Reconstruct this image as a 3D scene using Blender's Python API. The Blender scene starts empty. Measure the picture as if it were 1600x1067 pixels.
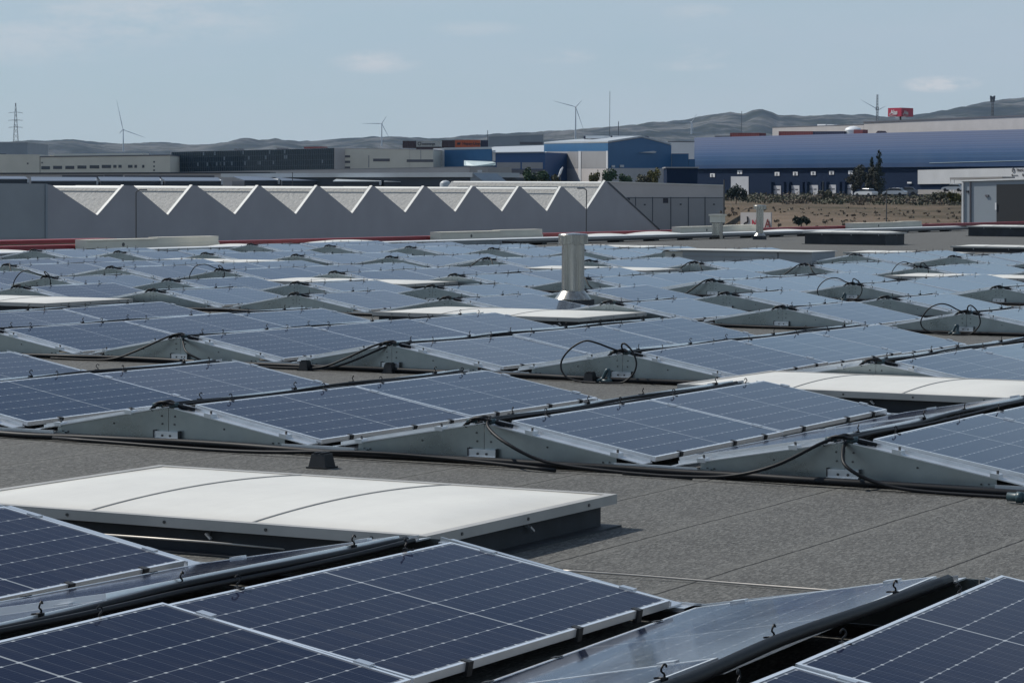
import bpy, math, random
from mathutils import Matrix, Vector
random.seed(7)
R = math.radians
sc = bpy.context.scene
COL = sc.collection

# ------------------------------------------------------------------ camera
F, PITCH, YAW, ROLL, H = 4217.0, 0.05567, 0.48741, 0.00571, 1.9153
cs, sn, cp, sp = math.cos(YAW), math.sin(YAW), math.cos(PITCH), math.sin(PITCH)
V_r = Vector((cs, sn, 0)); V_f = Vector((-sn*cp, cs*cp, -sp)); V_u = Vector((-sn*sp, cs*sp, cp))
CAM_X = V_r*math.cos(ROLL)+V_u*math.sin(ROLL); CAM_Y = V_u*math.cos(ROLL)-V_r*math.sin(ROLL)
EYE = Vector((0, 0, H))
def ray(px, py):
    "direction (forward component 1) seen at photo pixel px, py: used once to survey where things stand"
    return V_f + CAM_X*((px-800)/F) - CAM_Y*((py-533.5)/F)
def P(px, py, D): return EYE + ray(px, py)*D
def onX(px, py, X):
    d = ray(px, py); return EYE + d*(X/d.x)
def onY(px, py, Y):
    d = ray(px, py); return EYE + d*(Y/d.y)
def onZ(px, py, Z):
    d = ray(px, py); return EYE + d*((Z-H)/d.z)
def pix(p):
    q = Vector(p)-EYE; d = q.dot(V_f)
    return 800+F*q.dot(CAM_X)/d, 533.5-F*q.dot(CAM_Y)/d, d
cam = bpy.data.cameras.new('camera'); camo = bpy.data.objects.new('camera', cam); COL.objects.link(camo)
cam.sensor_width = 36; cam.lens = F/1600*36; cam.clip_start = .1; cam.clip_end = 30000
M = Matrix((CAM_X, CAM_Y, -V_f)).transposed().to_4x4(); M.translation = EYE
camo.matrix_world = M
sc.camera = camo

# ------------------------------------------------------------------ materials
def nt(name):
    m = bpy.data.materials.new(name); m.use_nodes = True
    t = m.node_tree; return m, t, t.nodes['Principled BSDF']
def N(t, typ, **kw):
    n = t.nodes.new(typ)
    for k, v in kw.items():
        if k.startswith('i_'):
            n.inputs[k[2:].replace('_', ' ')].default_value = v
        else: setattr(n, k, v)
    return n
def math_(t, op, a, b=None, c=None):
    n = t.nodes.new('ShaderNodeMath'); n.operation = op
    for i, v in enumerate((a, b, c)):
        if v is None: continue
        if isinstance(v, (int, float)): n.inputs[i].default_value = v
        else: t.links.new(v, n.inputs[i])
    return n.outputs[0]
def mixc(t, fac, a, b):
    n = t.nodes.new('ShaderNodeMix'); n.data_type = 'RGBA'
    for i, v in ((0, fac), (6, a), (7, b)):
        if isinstance(v, (int, float)): n.inputs[i].default_value = v
        elif isinstance(v, tuple): n.inputs[i].default_value = (*v, 1)
        else: t.links.new(v, n.inputs[i])
    return n.outputs[2]
def ramp(t, fac, stops, interp='LINEAR'):
    n = t.nodes.new('ShaderNodeValToRGB'); n.color_ramp.interpolation = interp
    e = n.color_ramp.elements
    while len(e) < len(stops): e.new(.5)
    for x, (p, c) in zip(e, stops):
        x.position = p; x.color = (*c, 1) if isinstance(c, tuple) else (c, c, c, 1)
    t.links.new(fac, n.inputs[0]); return n.outputs[0]
def noise(t, scale, detail=3, rough=.55, vec=None, obj=True):
    n = t.nodes.new('ShaderNodeTexNoise'); n.inputs['Scale'].default_value = scale
    n.inputs['Detail'].default_value = detail; n.inputs['Roughness'].default_value = rough
    if vec is None:
        c = t.nodes.new('ShaderNodeTexCoord'); vec = c.outputs['Object']
    t.links.new(vec, n.inputs['Vector']); return n.outputs[0]
def bump(t, b, h, strength, dist):
    n = t.nodes.new('ShaderNodeBump'); n.inputs['Strength'].default_value = strength; n.inputs['Distance'].default_value = dist
    t.links.new(h, n.inputs['Height']); t.links.new(n.outputs[0], b.inputs['Normal'])
def simple(name, col, rough=.6, metal=0., var=.15, scale=3., spec=.5, bmp=0, bscale=40):
    m, t, b = nt(name)
    c2 = tuple(max(0, x*(1-var)) for x in col); c1 = tuple(min(1, x*(1+var)) for x in col)
    f = ramp(t, noise(t, scale, 5), [(.3, 0.), (.7, 1.)])
    t.links.new(mixc(t, f, c2, c1), b.inputs['Base Color'])
    b.inputs['Roughness'].default_value = rough; b.inputs['Metallic'].default_value = metal
    b.inputs['Specular IOR Level'].default_value = spec
    if bmp: bump(t, b, noise(t, bscale, 3), .5, bmp)
    return m

def make_panel_mat():
    m, t, b = nt('solar cells under glass')
    uv = N(t, 'ShaderNodeUVMap'); uv.uv_map = 'UVMap'
    s = N(t, 'ShaderNodeSeparateXYZ'); t.links.new(uv.outputs[0], s.inputs[0])
    u, v = s.outputs[0], s.outputs[1]                                # metres along, metres across
    L_, W_ = 2.278, 1.134
    def line(coord, period, origin, w):                              # 1 on a line of width w at origin + k*period
        x = math_(t, 'SUBTRACT', coord, origin)
        x = math_(t, 'PINGPONG', x, period/2)
        return math_(t, 'LESS_THAN', x, w/2)
    pv = (W_-.05)/6; half = L_/2
    um = math_(t, 'ABSOLUTE', math_(t, 'SUBTRACT', u, half))         # distance from the middle
    pu = (half-.03-.006)/12
    lu = line(um, pu, .006, .0022)
    lv = line(v, pv, .025, .0048)
    dot = math_(t, 'MULTIPLY', line(um, pu, .006, .017), line(v, pv, .025, .011))
    mid = math_(t, 'LESS_THAN', um, .0065)
    edge = math_(t, 'MAXIMUM', math_(t, 'GREATER_THAN', um, half-.028),
                 math_(t, 'MAXIMUM', math_(t, 'LESS_THAN', v, .022), math_(t, 'GREATER_THAN', v, W_-.022)))
    bus = line(v, pv/10, .025, .0012)
    oi = N(t, 'ShaderNodeObjectInfo')
    cellv = noise(t, 2.2, 2)
    c = mixc(t, oi.outputs['Random'], (.0050, .0125, .037), (.0105, .0140, .036))
    c = mixc(t, math_(t, 'MULTIPLY', bus, .10), c, (.25, .27, .3))
    c = mixc(t, math_(t, 'MULTIPLY', lu, .30), c, (.30, .33, .38))
    c = mixc(t, math_(t, 'MULTIPLY', lv, .44), c, (.38, .42, .46))
    c = mixc(t, math_(t, 'MULTIPLY', dot, .58), c, (.55, .58, .6))
    c = mixc(t, math_(t, 'MULTIPLY', mid, .62), c, (.45, .48, .5))
    c = mixc(t, math_(t, 'MULTIPLY', edge, .55), c, (.16, .17, .19))
    dust = ramp(t, noise(t, 1.3, 6, .65), [(.35, .006), (.75, .03)])
    c = mixc(t, dust, c, (.36, .34, .31))
    tc = N(t, 'ShaderNodeTexCoord'); ml = N(t, 'ShaderNodeVectorMath'); ml.operation = 'ADD'; t.links.new(tc.outputs['Object'], ml.inputs[0])
    cb = N(t, 'ShaderNodeCombineXYZ'); t.links.new(math_(t, 'MULTIPLY', oi.outputs['Random'], 91.), cb.inputs[0]); t.links.new(math_(t, 'MULTIPLY', oi.outputs['Random'], 37.), cb.inputs[1]); t.links.new(cb.outputs[0], ml.inputs[1])
    spot = ramp(t, noise(t, 5.5, 3, .6, ml.outputs[0]), [(.76, 0.), (.785, 1.)]); c = mixc(t, math_(t, 'MULTIPLY', spot, .5), c, (.5, .49, .45))
    streak = N(t, 'ShaderNodeMapping'); streak.inputs['Scale'].default_value = (.7, 5, 1); t.links.new(ml.outputs[0], streak.inputs[0])
    c = mixc(t, ramp(t, noise(t, 2.4, 5, .6, streak.outputs[0]), [(.5, 0.), (.85, .07)]), c, (.30, .28, .25))
    # anti-reflex glass: matt cells below, mirror reflection rising steeply towards grazing
    b.inputs['Roughness'].default_value = .6; b.inputs['Specular IOR Level'].default_value = 0
    t.links.new(c, b.inputs['Base Color'])
    ge = N(t, 'ShaderNodeNewGeometry'); dp = N(t, 'ShaderNodeVectorMath'); dp.operation = 'DOT_PRODUCT'
    t.links.new(ge.outputs['Normal'], dp.inputs[0]); t.links.new(ge.outputs['Incoming'], dp.inputs[1])
    fz = math_(t, 'POWER', math_(t, 'SUBTRACT', 1., math_(t, 'ABSOLUTE', dp.outputs['Value'])), 12.)
    gl = N(t, 'ShaderNodeBsdfGlossy'); t.links.new(ramp(t, noise(t, 2.6, 4), [(.3, .05), (.8, .10)]), gl.inputs['Roughness']); gl.inputs['Color'].default_value = (.94, .96, 1, 1)
    mx = N(t, 'ShaderNodeMixShader'); t.links.new(math_(t, 'MINIMUM', math_(t, 'ADD', math_(t, 'MULTIPLY', fz, 2.0), .01), .60), mx.inputs[0]); t.links.new(b.outputs[0], mx.inputs[1]); t.links.new(gl.outputs[0], mx.inputs[2])
    t.links.new(mx.outputs[0], t.nodes['Material Output'].inputs['Surface'])
    return m

def make_roof_mat():
    m, t, b = nt('mineral bitumen felt')
    tc = N(t, 'ShaderNodeTexCoord'); o = tc.outputs['Object']
    g1 = noise(t, 78, 2, .65, o); g2 = noise(t, 34, 2, .6, o); big = noise(t, .5, 5, .6, o); med = noise(t, 3, 4, .6, o)
    gr = ramp(t, g1, [(.36, .0), (.50, .42), (.66, 1.)])
    vm = N(t, 'ShaderNodeMapping'); vm.inputs['Scale'].default_value = (105, 30, 1); t.links.new(o, vm.inputs[0])
    vo = N(t, 'ShaderNodeTexVoronoi'); vo.inputs['Scale'].default_value = 1; vo.inputs['Randomness'].default_value = 1; t.links.new(vm.outputs[0], vo.inputs['Vector'])
    sv = N(t, 'ShaderNodeSeparateColor'); t.links.new(vo.outputs['Color'], sv.inputs[0])
    gr = math_(t, 'ADD', math_(t, 'MULTIPLY', gr, .35), math_(t, 'MULTIPLY', ramp(t, sv.outputs[0], [(0., 0.), (.55, .32), (.85, .7), (1., 1.)]), .75))
    c = mixc(t, gr, (.014, .014, .0135), (.205, .203, .190))
    g2r = ramp(t, g2, [(.35, .0), (.65, 1.)])
    c = mixc(t, math_(t, 'MULTIPLY', g2r, .35), c, (.10, .099, .094))
    bl = ramp(t, big, [(.3, .0), (.72, 1.)])
    c = mixc(t, math_(t, 'MULTIPLY', bl, .22), c, (.15, .148, .137))
    md = ramp(t, med, [(.42, 0.), (.7, 1.)])
    c = mixc(t, math_(t, 'MULTIPLY', md, .10), c, (.07, .066, .06))
    pud = ramp(t, noise(t, .33, 4, .55, o), [(.55, 0.), (.60, .8), (.64, .35), (.8, .5)]); c = mixc(t, math_(t, 'MULTIPLY', pud, .13), c, (.05, .048, .045))
    s = N(t, 'ShaderNodeSeparateXYZ'); t.links.new(o, s.inputs[0])
    wob = math_(t, 'MULTIPLY', math_(t, 'SUBTRACT', noise(t, .9, 3, .6, o), .5), .035)
    wob2 = math_(t, 'MULTIPLY', math_(t, 'SUBTRACT', noise(t, 9, 2, .6, o), .5), .02)
    x = math_(t, 'ADD', math_(t, 'ADD', s.outputs[0], wob), wob2)
    d = math_(t, 'PINGPONG', math_(t, 'ADD', x, 6.3), .46)
    seam = math_(t, 'LESS_THAN', d, .0085)
    soft = ramp(t, d, [(.0, .35), (.12, 0.)])
    fr = math_(t, 'MULTIPLY', math_(t, 'LESS_THAN', math_(t, 'PINGPONG', math_(t, 'ADD', s.outputs[1], 5.), 4.3), .012), .75)
    c = mixc(t, soft, c, (.17, .167, .152))
    c = mixc(t, math_(t, 'MULTIPLY', math_(t, 'MAXIMUM', seam, fr), .9), c, (.012, .012, .012))
    t.links.new(c, b.inputs['Base Color'])
    b.inputs['Roughness'].default_value = .85; b.inputs['Specular IOR Level'].default_value = .25
    bump(t, b, g1, .8, .004)
    return m

MAT = {}
MAT['panel'] = make_panel_mat()
MAT['roof'] = make_roof_mat()
MAT['frame'] = simple('anodised frame', (.90, .91, .92), .26, .6, .06, 6)
MAT['alu'] = simple('mill aluminium', (.66, .68, .70), .38, .8, .08, 8)
MAT['galv'] = None
def galv():
    m, t, b = nt('galvanised sheet')
    f = ramp(t, noise(t, 1.6, 5, .6), [(.3, 0.), (.75, 1.)])
    t.links.new(mixc(t, f, (.25, .285, .29), (.41, .45, .455)), b.inputs['Base Color'])
    b.inputs['Metallic'].default_value = .92
    t.links.new(ramp(t, noise(t, 2.5, 4), [(.3, .24), (.7, .40)]), b.inputs['Roughness'])
    bump(t, b, noise(t, 1.1, 2), .35, .02)
    return m
MAT['galv'] = galv()
def steel():
    m, t, b = nt('stainless flue steel'); o = N(t, 'ShaderNodeTexCoord').outputs['Object']
    mp = N(t, 'ShaderNodeMapping'); mp.inputs['Scale'].default_value = (16, 16, .5); t.links.new(o, mp.inputs[0])
    f = ramp(t, noise(t, 1, 4, .6, mp.outputs[0]), [(.3, 0.), (.7, 1.)])
    t.links.new(mixc(t, f, (.24, .23, .21), (.50, .485, .45)), b.inputs['Base Color']); b.inputs['Metallic'].default_value = 1
    t.links.new(ramp(t, noise(t, 1, 4, .6, mp.outputs[0]), [(.3, .34), (.7, .2)]), b.inputs['Roughness'])
    bump(t, b, noise(t, .6, 2, .5, mp.outputs[0]), .5, .012); return m
MAT['steel'] = steel()
MAT['rubber'] = simple('black rubber', (.012, .012, .013), .55, 0, .3, 20)
MAT['cable'] = simple('black cable jacket', (.009, .010, .012), .5, 0, .2, 20, spec=.22)
MAT['bolt'] = simple('dark bolt steel', (.10, .10, .10), .45, .7, .2, 20)
MAT['teal'] = simple('teal connector plastic', (.03, .06, .07), .4, 0, .2, 20)
def dome_mat():
    m, t, b = nt('opal acrylic'); tc = N(t, 'ShaderNodeTexCoord'); s_ = N(t, 'ShaderNodeSeparateXYZ'); t.links.new(tc.outputs['Generated'], s_.inputs[0])
    ex = math_(t, 'PINGPONG', s_.outputs[0], .5); ey = math_(t, 'PINGPONG', s_.outputs[1], .5)
    e = math_(t, 'MINIMUM', math_(t, 'MULTIPLY', ex, 1.5), ey)
    n1 = noise(t, 1.6, 6, .7, tc.outputs['Object']); n2 = noise(t, 9, 4, .6, tc.outputs['Object'])
    g = ramp(t, math_(t, 'SUBTRACT', e, math_(t, 'MULTIPLY', math_(t, 'SUBTRACT', n2, .5), .06)), [(.0, 1.), (.035, .45), (.11, 0.)])
    c = mixc(t, ramp(t, n1, [(.35, 0.), (.7, 1.)]), (.67, .64, .575), (.75, .72, .645))
    c = mixc(t, math_(t, 'MULTIPLY', g, .42), c, (.42, .36, .27))
    mp = N(t, 'ShaderNodeMapping'); mp.inputs['Scale'].default_value = (9, .8, 1); t.links.new(tc.outputs['Object'], mp.inputs[0])
    c = mixc(t, ramp(t, noise(t, 1.2, 5, .65, mp.outputs[0]), [(.5, 0.), (.8, .16)]), c, (.5, .47, .40))
    t.links.new(c, b.inputs['Base Color']); b.inputs['Roughness'].default_value = .38; b.inputs['Subsurface Weight'].default_value = 0
    return m
MAT['dome'] = dome_mat()
MAT['domerib'] = simple('grey sealing strip', (.36, .34, .31), .5, 0, .15, 6)
MAT['skyframe'] = simple('weathered skylight frame', (.40, .385, .36), .5, .15, .12, 3)
MAT['curb'] = simple('dark bitumen upstand', (.028, .032, .038), .7, 0, .3, 3, bmp=.004, bscale=14)
MAT['wire'] = simple('galvanised wire', (.45, .42, .38), .5, .4, .1, 10)
MAT['cladding'] = simple('corrugated beige cladding', (.46, .43, .39), .6, 0, .1, 2)
MAT['redcap'] = simple('red metal capping', (.26, .022, .03), .5, 0, .15, 1)
MAT['beige'] = simple('weathered cream coping', (.70, .66, .56), .8, 0, .08, .7)
MAT['lip'] = simple('grey flashing', (.66, .67, .67), .5, .2, .1, 1.5)
MAT['greybox'] = simple('grey duct sheet', (.30, .315, .33), .5, .3, .12, .8)
MAT['greyboxend'] = simple('pale duct end', (.55, .54, .50), .6, .1, .1, .8)

# ------------------------------------------------------------------ mesh helpers
class MB:
    def __init__(s): s.v = []; s.f = []; s.mi = []; s.uv = None
    def add(s, vs, fs, mi=0):
        o = len(s.v); s.v += [tuple(v) for v in vs]
        for f in fs: s.f.append(tuple(i+o for i in f)); s.mi.append(mi)
    def hexa(s, p, mi=0):
        s.add(p, [(3, 2, 1, 0), (4, 5, 6, 7), (0, 1, 5, 4), (1, 2, 6, 5), (2, 3, 7, 6), (3, 0, 4, 7)], mi)
    def box(s, x0, x1, y0, y1, z0, z1, mi=0):
        s.hexa([(x0, y0, z0), (x1, y0, z0), (x1, y1, z0), (x0, y1, z0), (x0, y0, z1), (x1, y0, z1), (x1, y1, z1), (x0, y1, z1)], mi)
    def prism(s, poly, off, mi=0):
        "polygon (list of Vector) swept along off"
        n = len(poly); a = [Vector(p) for p in poly]; b = [p+Vector(off) for p in a]
        s.add(a+b, [tuple(range(n)), tuple(range(2*n-1, n-1, -1))]+[(i, i+n, (i+1) % n+n, (i+1) % n) for i in range(n)], mi)
    def tube(s, pts, r, n=8, mi=0, cap=True, r1=None):
        pts = [Vector(p) for p in pts]; rings = []; up = None
        for i, p in enumerate(pts):
            d = (pts[min(i+1, len(pts)-1)]-pts[max(i-1, 0)]).normalized()
            if up is None: up = Vector((0, 0, 1)) if abs(d.z) < .9 else Vector((1, 0, 0))
            a = d.cross(up)
            if a.length < 1e-4: a = d.orthogonal()
            a.normalize(); bb = a.cross(d).normalized(); up = bb
            rr = r if r1 is None else r+(r1-r)*i/(len(pts)-1)
            rings.append([p+(a*math.cos(2*math.pi*k/n)+bb*math.sin(2*math.pi*k/n))*rr for k in range(n)])
        vs = [q for g in rings for q in g]; fs = []
        for i in range(len(pts)-1):
            for k in range(n):
                fs.append((i*n+k, i*n+(k+1) % n, (i+1)*n+(k+1) % n, (i+1)*n+k))
        if cap: fs += [tuple(range(n-1, -1, -1)), tuple(range((len(pts)-1)*n, len(pts)*n))]
        s.add(vs, fs, mi)
    def lathe(s, prof, c, n=32, mi=0):
        vs = []; fs = []
        for (r, z) in prof:
            for k in range(n):
                a = 2*math.pi*k/n; vs.append((c[0]+r*math.cos(a), c[1]+r*math.sin(a), c[2]+z))
        for i in range(len(prof)-1):
            for k in range(n):
                fs.append((i*n+k, i*n+(k+1) % n, (i+1)*n+(k+1) % n, (i+1)*n+k))
        fs.append(tuple(range(n-1, -1, -1))); fs.append(tuple(range((len(prof)-1)*n, len(prof)*n)))
        s.add(vs, fs, mi)
    def mesh(s, name, mats, smooth=False, recalc=True):
        me = bpy.data.meshes.new(name); me.from_pydata(s.v, [], s.f)
        for m in (mats if isinstance(mats, (list, tuple)) else [mats]): me.materials.append(m)
        for p, i in zip(me.polygons, s.mi): p.material_index = i
        if recalc:
            import bmesh
            bm = bmesh.new(); bm.from_mesh(me); bmesh.ops.recalc_face_normals(bm, faces=bm.faces); bm.to_mesh(me); bm.free()
        if smooth:
            me.shade_smooth() if hasattr(me, 'shade_smooth') else None
            if isinstance(smooth, float): me.set_sharp_from_angle(angle=smooth)
        return me
    def build(s, name, mats, parent=None, smooth=False, **kw):
        return link(name, s.mesh(name, mats, smooth), parent, **kw)
def link(name, me, parent=None, loc=None, label=None, cat=None, group=None, kind=None):
    o = bpy.data.objects.new(name, me); COL.objects.link(o)
    if parent: o.parent = parent
    if loc is not None: o.location = loc
    return tag(o, label, cat, group, kind)
def tag(o, label=None, cat=None, group=None, kind=None):
    if label: o['label'] = label
    if cat: o['category'] = cat
    if group: o['group'] = group
    if kind: o['kind'] = kind
    return o
def empty(name, loc, label, cat, group=None):
    o = bpy.data.objects.new(name, None); COL.objects.link(o); o.location = loc; o.empty_display_size = .2
    return tag(o, label, cat, group)
def spline(pts, n=6):
    "Catmull-Rom through pts"
    p = [Vector(q) for q in pts]; p = [p[0]*2-p[1]]+p+[p[-1]*2-p[-2]]; out = []
    for i in range(1, len(p)-2):
        for k in range(n):
            t = k/n; a, b, c, d = p[i-1], p[i], p[i+1], p[i+2]
            out.append(.5*((2*b)+(c-a)*t+(2*a-5*b+4*c-d)*t*t+(3*b-a-3*c+d)*t**3))
    out.append(p[-2]); return out
ORD = ['first', 'second', 'third', 'fourth', 'fifth', 'sixth', 'seventh', 'eighth', 'ninth', 'tenth', 'eleventh', 'twelfth', 'thirteenth']

# ------------------------------------------------------------------ solar arrays
L, W, GAP = 2.278, 1.134, .02
TILT = R(10.275); ct, st = math.cos(TILT), math.sin(TILT)
ZT = .1+W*st; XH = .14                                              # ridge edge height, half ridge gap
def panel_meshes():
    m = MB(); e = .012
    m.add([(e, e, -.002), (W-e, e, -.002), (W-e, L-e, -.002), (e, L-e, -.002)], [(0, 1, 2, 3)])
    m.add([(e, e, -.006), (W-e, e, -.006), (W-e, L-e, -.006), (e, L-e, -.006)], [(3, 2, 1, 0)], 1)
    me = m.mesh('solar_panel', [MAT['panel'], MAT['rubber']], recalc=False)
    uvl = me.uv_layers.new(name='UVMap')
    for lp in me.loops:
        co = me.vertices[lp.vertex_index].co; uvl.data[lp.index].uv = (co.y, co.x)
    f = MB(); l = .016; h = .035
    f.box(0, l, 0, L, -h, 0); f.box(W-l, W, 0, L, -h, 0)
    f.box(l, W-l, 0, l, -h, 0); f.box(l, W-l, L-l, L, -h, 0)
    fm = f.mesh('frame', MAT['frame'])
    c = MB(); c.box(W-.012, W+.012, -.02, .02, -.055, .004); c.box(W-.03, W-.012, -.016, .016, 0, .004)
    return me, fm, c.mesh('edge_clip', MAT['rubber'])
PM, FM, CM = panel_meshes()
def hook_mesh():
    m = MB()
    pts = [(0, 0, -.02), (0, 0, .015), (.004, .018, .03), (0, .022, .045), (-.002, .008, .058), (0, -.012, .052), (0, -.014, .043)]
    m.tube(spline(pts, 4), .0048, 6)
    m.tube(spline([(0, 0, .01), (.012, -.012, .0), (.035, -.014, -.004), (.048, .0, -.004), (.04, .012, -.002)], 4), .0045, 6)
    m.box(-.012, .012, -.012, .012, -.03, .004)
    m.v = [(x*.8, y*.8, z*.82) for x, y, z in m.v]
    return m.mesh('cable_hook', MAT['cable'])
HM = hook_mesh()
def gable_meshes():
    g = MB(); y = -.15
    top = lambda x: ZT-.038-(abs(x)-XH)*st/ct
    for sgn in (-1, 1):
        poly = [(sgn*.002, y, .047), (sgn*1.03, y, .047), (sgn*1.03, y, top(1.03)), (sgn*.06, y, top(.06)), (sgn*.002, y, top(.06))]
        g.prism([Vector(p) for p in poly], (0, .004, 0))
        g.box(min(sgn*1.03, sgn*.95), max(sgn*1.03, sgn*.95), y-.02, y, .047, .06)
        for (bx, bz) in ((.06, .06), (.055, .12), (.5, .055), (.93, .06), (.98, .05)):
            c = Vector((sgn*bx, y-.006, top(bx)-bz)); g.tube([c, c+Vector((0, .006, 0))], .007, 8, 1)
    gm = g.mesh('gable_plate', [MAT['galv'], MAT['bolt']])
    b = MB(); b.box(-.11, .11, y-.03, y-.002, .05, .105); b.box(-.11, .11, y-.05, y-.03, .05, .056); b.box(-.115, -.11, y-.04, y-.002, .04, .115, 1)
    b.box(.11, .115, y-.04, y-.002, .04, .115, 1); b.tube([(-.035, y-.036, .075), (-.035, y-.03, .075)], .009, 8, 1)
    b.tube([(.035, y-.036, .075), (.035, y-.03, .075)], .009, 8, 1); b.tube([(0, y-.045, .01), (0, y-.045, .05)], .012, 8)
    bm_ = b.mesh('splice_bracket', [MAT['alu'], MAT['bolt']])
    r = MB()
    for sgn in (-1, 1):
        def q(x, y_, dz): return Vector((sgn*x, y_, ZT-.012-(x-XH)*st/ct+dz))
        x0, x1 = .06, 1.24
        r.hexa([q(x0, y-.012, -.03), q(x1, y-.012, -.03), q(x1, -.02, -.03), q(x0, -.02, -.03), q(x0, y-.012, -.022), q(x1, y-.012, -.022), q(x1, -.02, -.022), q(x0, -.02, -.022)])
        r.hexa([q(x0, -.05, -.022), q(x1, -.05, -.022), q(x1, -.042, -.022), q(x0, -.042, -.022), q(x0, -.05, .0), q(x1, -.05, .0), q(x1, -.042, .0), q(x0, -.042, .0)])
    rm = r.mesh('sloped_rail', MAT['alu'])
    cl = MB()
    cl.hexa([(-.03, y-.016, 0), (.03, y-.016, -.01), (.03, y+.07, -.01), (-.03, y+.07, 0), (-.03, y-.016, .03), (.03, y-.016, .02), (.03, y+.07, .02), (-.03, y+.07, .03)])
    cl.tube([(.01, y+.02, .02), (.01, y+.02, .045)], .009, 8, 1)
    cm = cl.mesh('rail_clamp', [MAT['alu'], MAT['bolt']])
    ba = MB(); ba.box(-1.345, 1.345, -.21, -.05, .0, .046, 1)
    for sg in (-1, 1): ba.box(min(sg*1.035, sg*1.345), max(sg*1.035, sg*1.345), -.20, -.09, .046, .058); ba.box(min(sg*1.035, sg*1.345), max(sg*1.035, sg*1.345), -.20, -.19, .058, .068)
    bam = ba.mesh('base_rail', [MAT['alu'], MAT['rubber']])
    return gm, bm_, rm, cm, bam
GM, BM, RM, RCM, BAM = gable_meshes()
def clampm():
    m = MB(); m.box(-.035, .035, -.022, .022, -.004, .008)
    return m.mesh('module_clamp', MAT['alu'])
KM = clampm()
CONDUIT = {}
def conduit_mesh(n, r, bare=False):
    key = (n, r)
    if key not in CONDUIT:
        m = MB(); tot = n*(L+GAP); pts = []
        k = int(tot/.35)
        for i in range(k+1):
            y = -.12+(tot+.1)*i/k
            pts.append((-XH+.022+r+.006*math.sin(i*1.7), y, ZT-.016+(.006 if r > .015 else .0)+.008*math.sin(i*.9+1)))
        m.tube(spline(pts, 3), r, 8)
        if r < .025: m.tube(spline([(x+.03+.012*math.sin(y*3.1), y, z-.012+.010*math.sin(y*2)) for x, y, z in pts], 2), r*.9, 6)
        CONDUIT[key] = m.mesh('ridge_cable', MAT['cable'], True)
    return CONDUIT[key]
def bundle():
    m = MB(); rr = random.Random(9)
    for i in range(4):
        a = [(-.17+rr.uniform(-.03, .03), -.13+rr.uniform(-.04, .03), ZT-.045), (-.09, -.15+rr.uniform(-.03, .03), ZT-.005+rr.uniform(0, .02)), (0, -.14+rr.uniform(-.04, .04), ZT+.008+rr.uniform(0, .03)), (.08, -.13+rr.uniform(-.03, .03), ZT-.01+rr.uniform(0, .02)), (.15+rr.uniform(-.03, .05), -.1+rr.uniform(-.03, .05), ZT-.03)]
        m.tube(spline(a, 5), rr.uniform(.009, .014), 7)
    for x in (-.1, .05): m.tube([(x-.03, -.16, ZT-.004), (x+.04, -.15, ZT+.006)], .018, 8, 1)
    return m.mesh('cable_bundle', [MAT['cable'], MAT['teal']], True)
BUN = bundle()
rp = random.Random(3)
PROTO = {}
def arr(xc, y0, n, label, detail, r, westbias=0, group='solar arrays standing in rows on the flat roof'):
    root = empty('solar_array', (xc, y0, 0), label, 'solar array', group)
    for i in range(n):
        for sgn in (1, -1):
            p = link('solar_panel', PM, root)
            jt = Matrix.Rotation(R(max(-.7, min(.7, rp.gauss(0, .30)))), 4, 'X') @ Matrix.Rotation(R(max(-.8, min(.8, rp.gauss(0, .36)))), 4, 'Y')
            yb = i*(L+GAP)
            if sgn == 1: p.matrix_local = Matrix.Translation((XH, yb, ZT)) @ Matrix.Rotation(TILT, 4, 'Y') @ jt
            else: p.matrix_local = Matrix.Translation((-XH, yb+L, ZT)) @ Matrix.Rotation(math.pi, 4, 'Z') @ Matrix.Rotation(TILT+westbias, 4, 'Y') @ jt
            link('frame', FM, p)
            if detail >= 1:
                for y in ((.42, 1.37, 1.95) if detail > 1 else (.42, 1.95)):
                    link('edge_clip', CM, p, loc=(0, y, 0))
            if detail >= 2:
                for y in ([L+GAP/2] if sgn == 1 else [-GAP/2]) if i < n-1 else ([L+.004] if sgn == 1 else [-.004]):
                    for x in (.2, .92): link('module_clamp', KM, p, loc=(x, y, 0))
        if detail >= 1:
            for y in ((.48, 1.80) if i % 2 == 0 else (.44, 1.86)):
                jy = rp.uniform(-.06, .06)
                for sgn in (1, -1):
                    h = link('cable_hook', HM, root, loc=(sgn*(XH-.012), i*(L+GAP)+y+jy+(.02 if sgn > 0 else 0), ZT+.002))
                    h.rotation_euler = (0, 0, (0 if sgn > 0 else math.pi)+rp.uniform(-.4, .4))
    g = link('gable_plate', GM, root)
    if detail >= 1: link('splice_bracket', BM, g)
    link('sloped_rail', RM, root)
    if n < 3 or y0 > 12: link('cable_bundle', BUN, root)
    if detail >= 1:
        for x in (.36, 1.02):
            z = ZT-.034-(x-XH)*st/ct
            link('rail_clamp', RCM, root, loc=(x, 0, z))
            c_ = link('rail_clamp', RCM, root, loc=(-x, 0, z-.005)); c_.rotation_euler = (0, -.17, 0)
    link('base_rail', BAM, root)
    tot = n*(L+GAP)-GAP
    for nm, me in (('gable_plate', GM), ('sloped_rail', RM), ('base_rail', BAM)):
        o = link(nm, me, root); o.matrix_local = Matrix.Translation((0, tot, 0)) @ Matrix.Rotation(math.pi, 4, 'Z')
    link('ridge_cable', conduit_mesh(n, r), root)
    return root

colx = lambda k: -6.32-2.69*k
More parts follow.
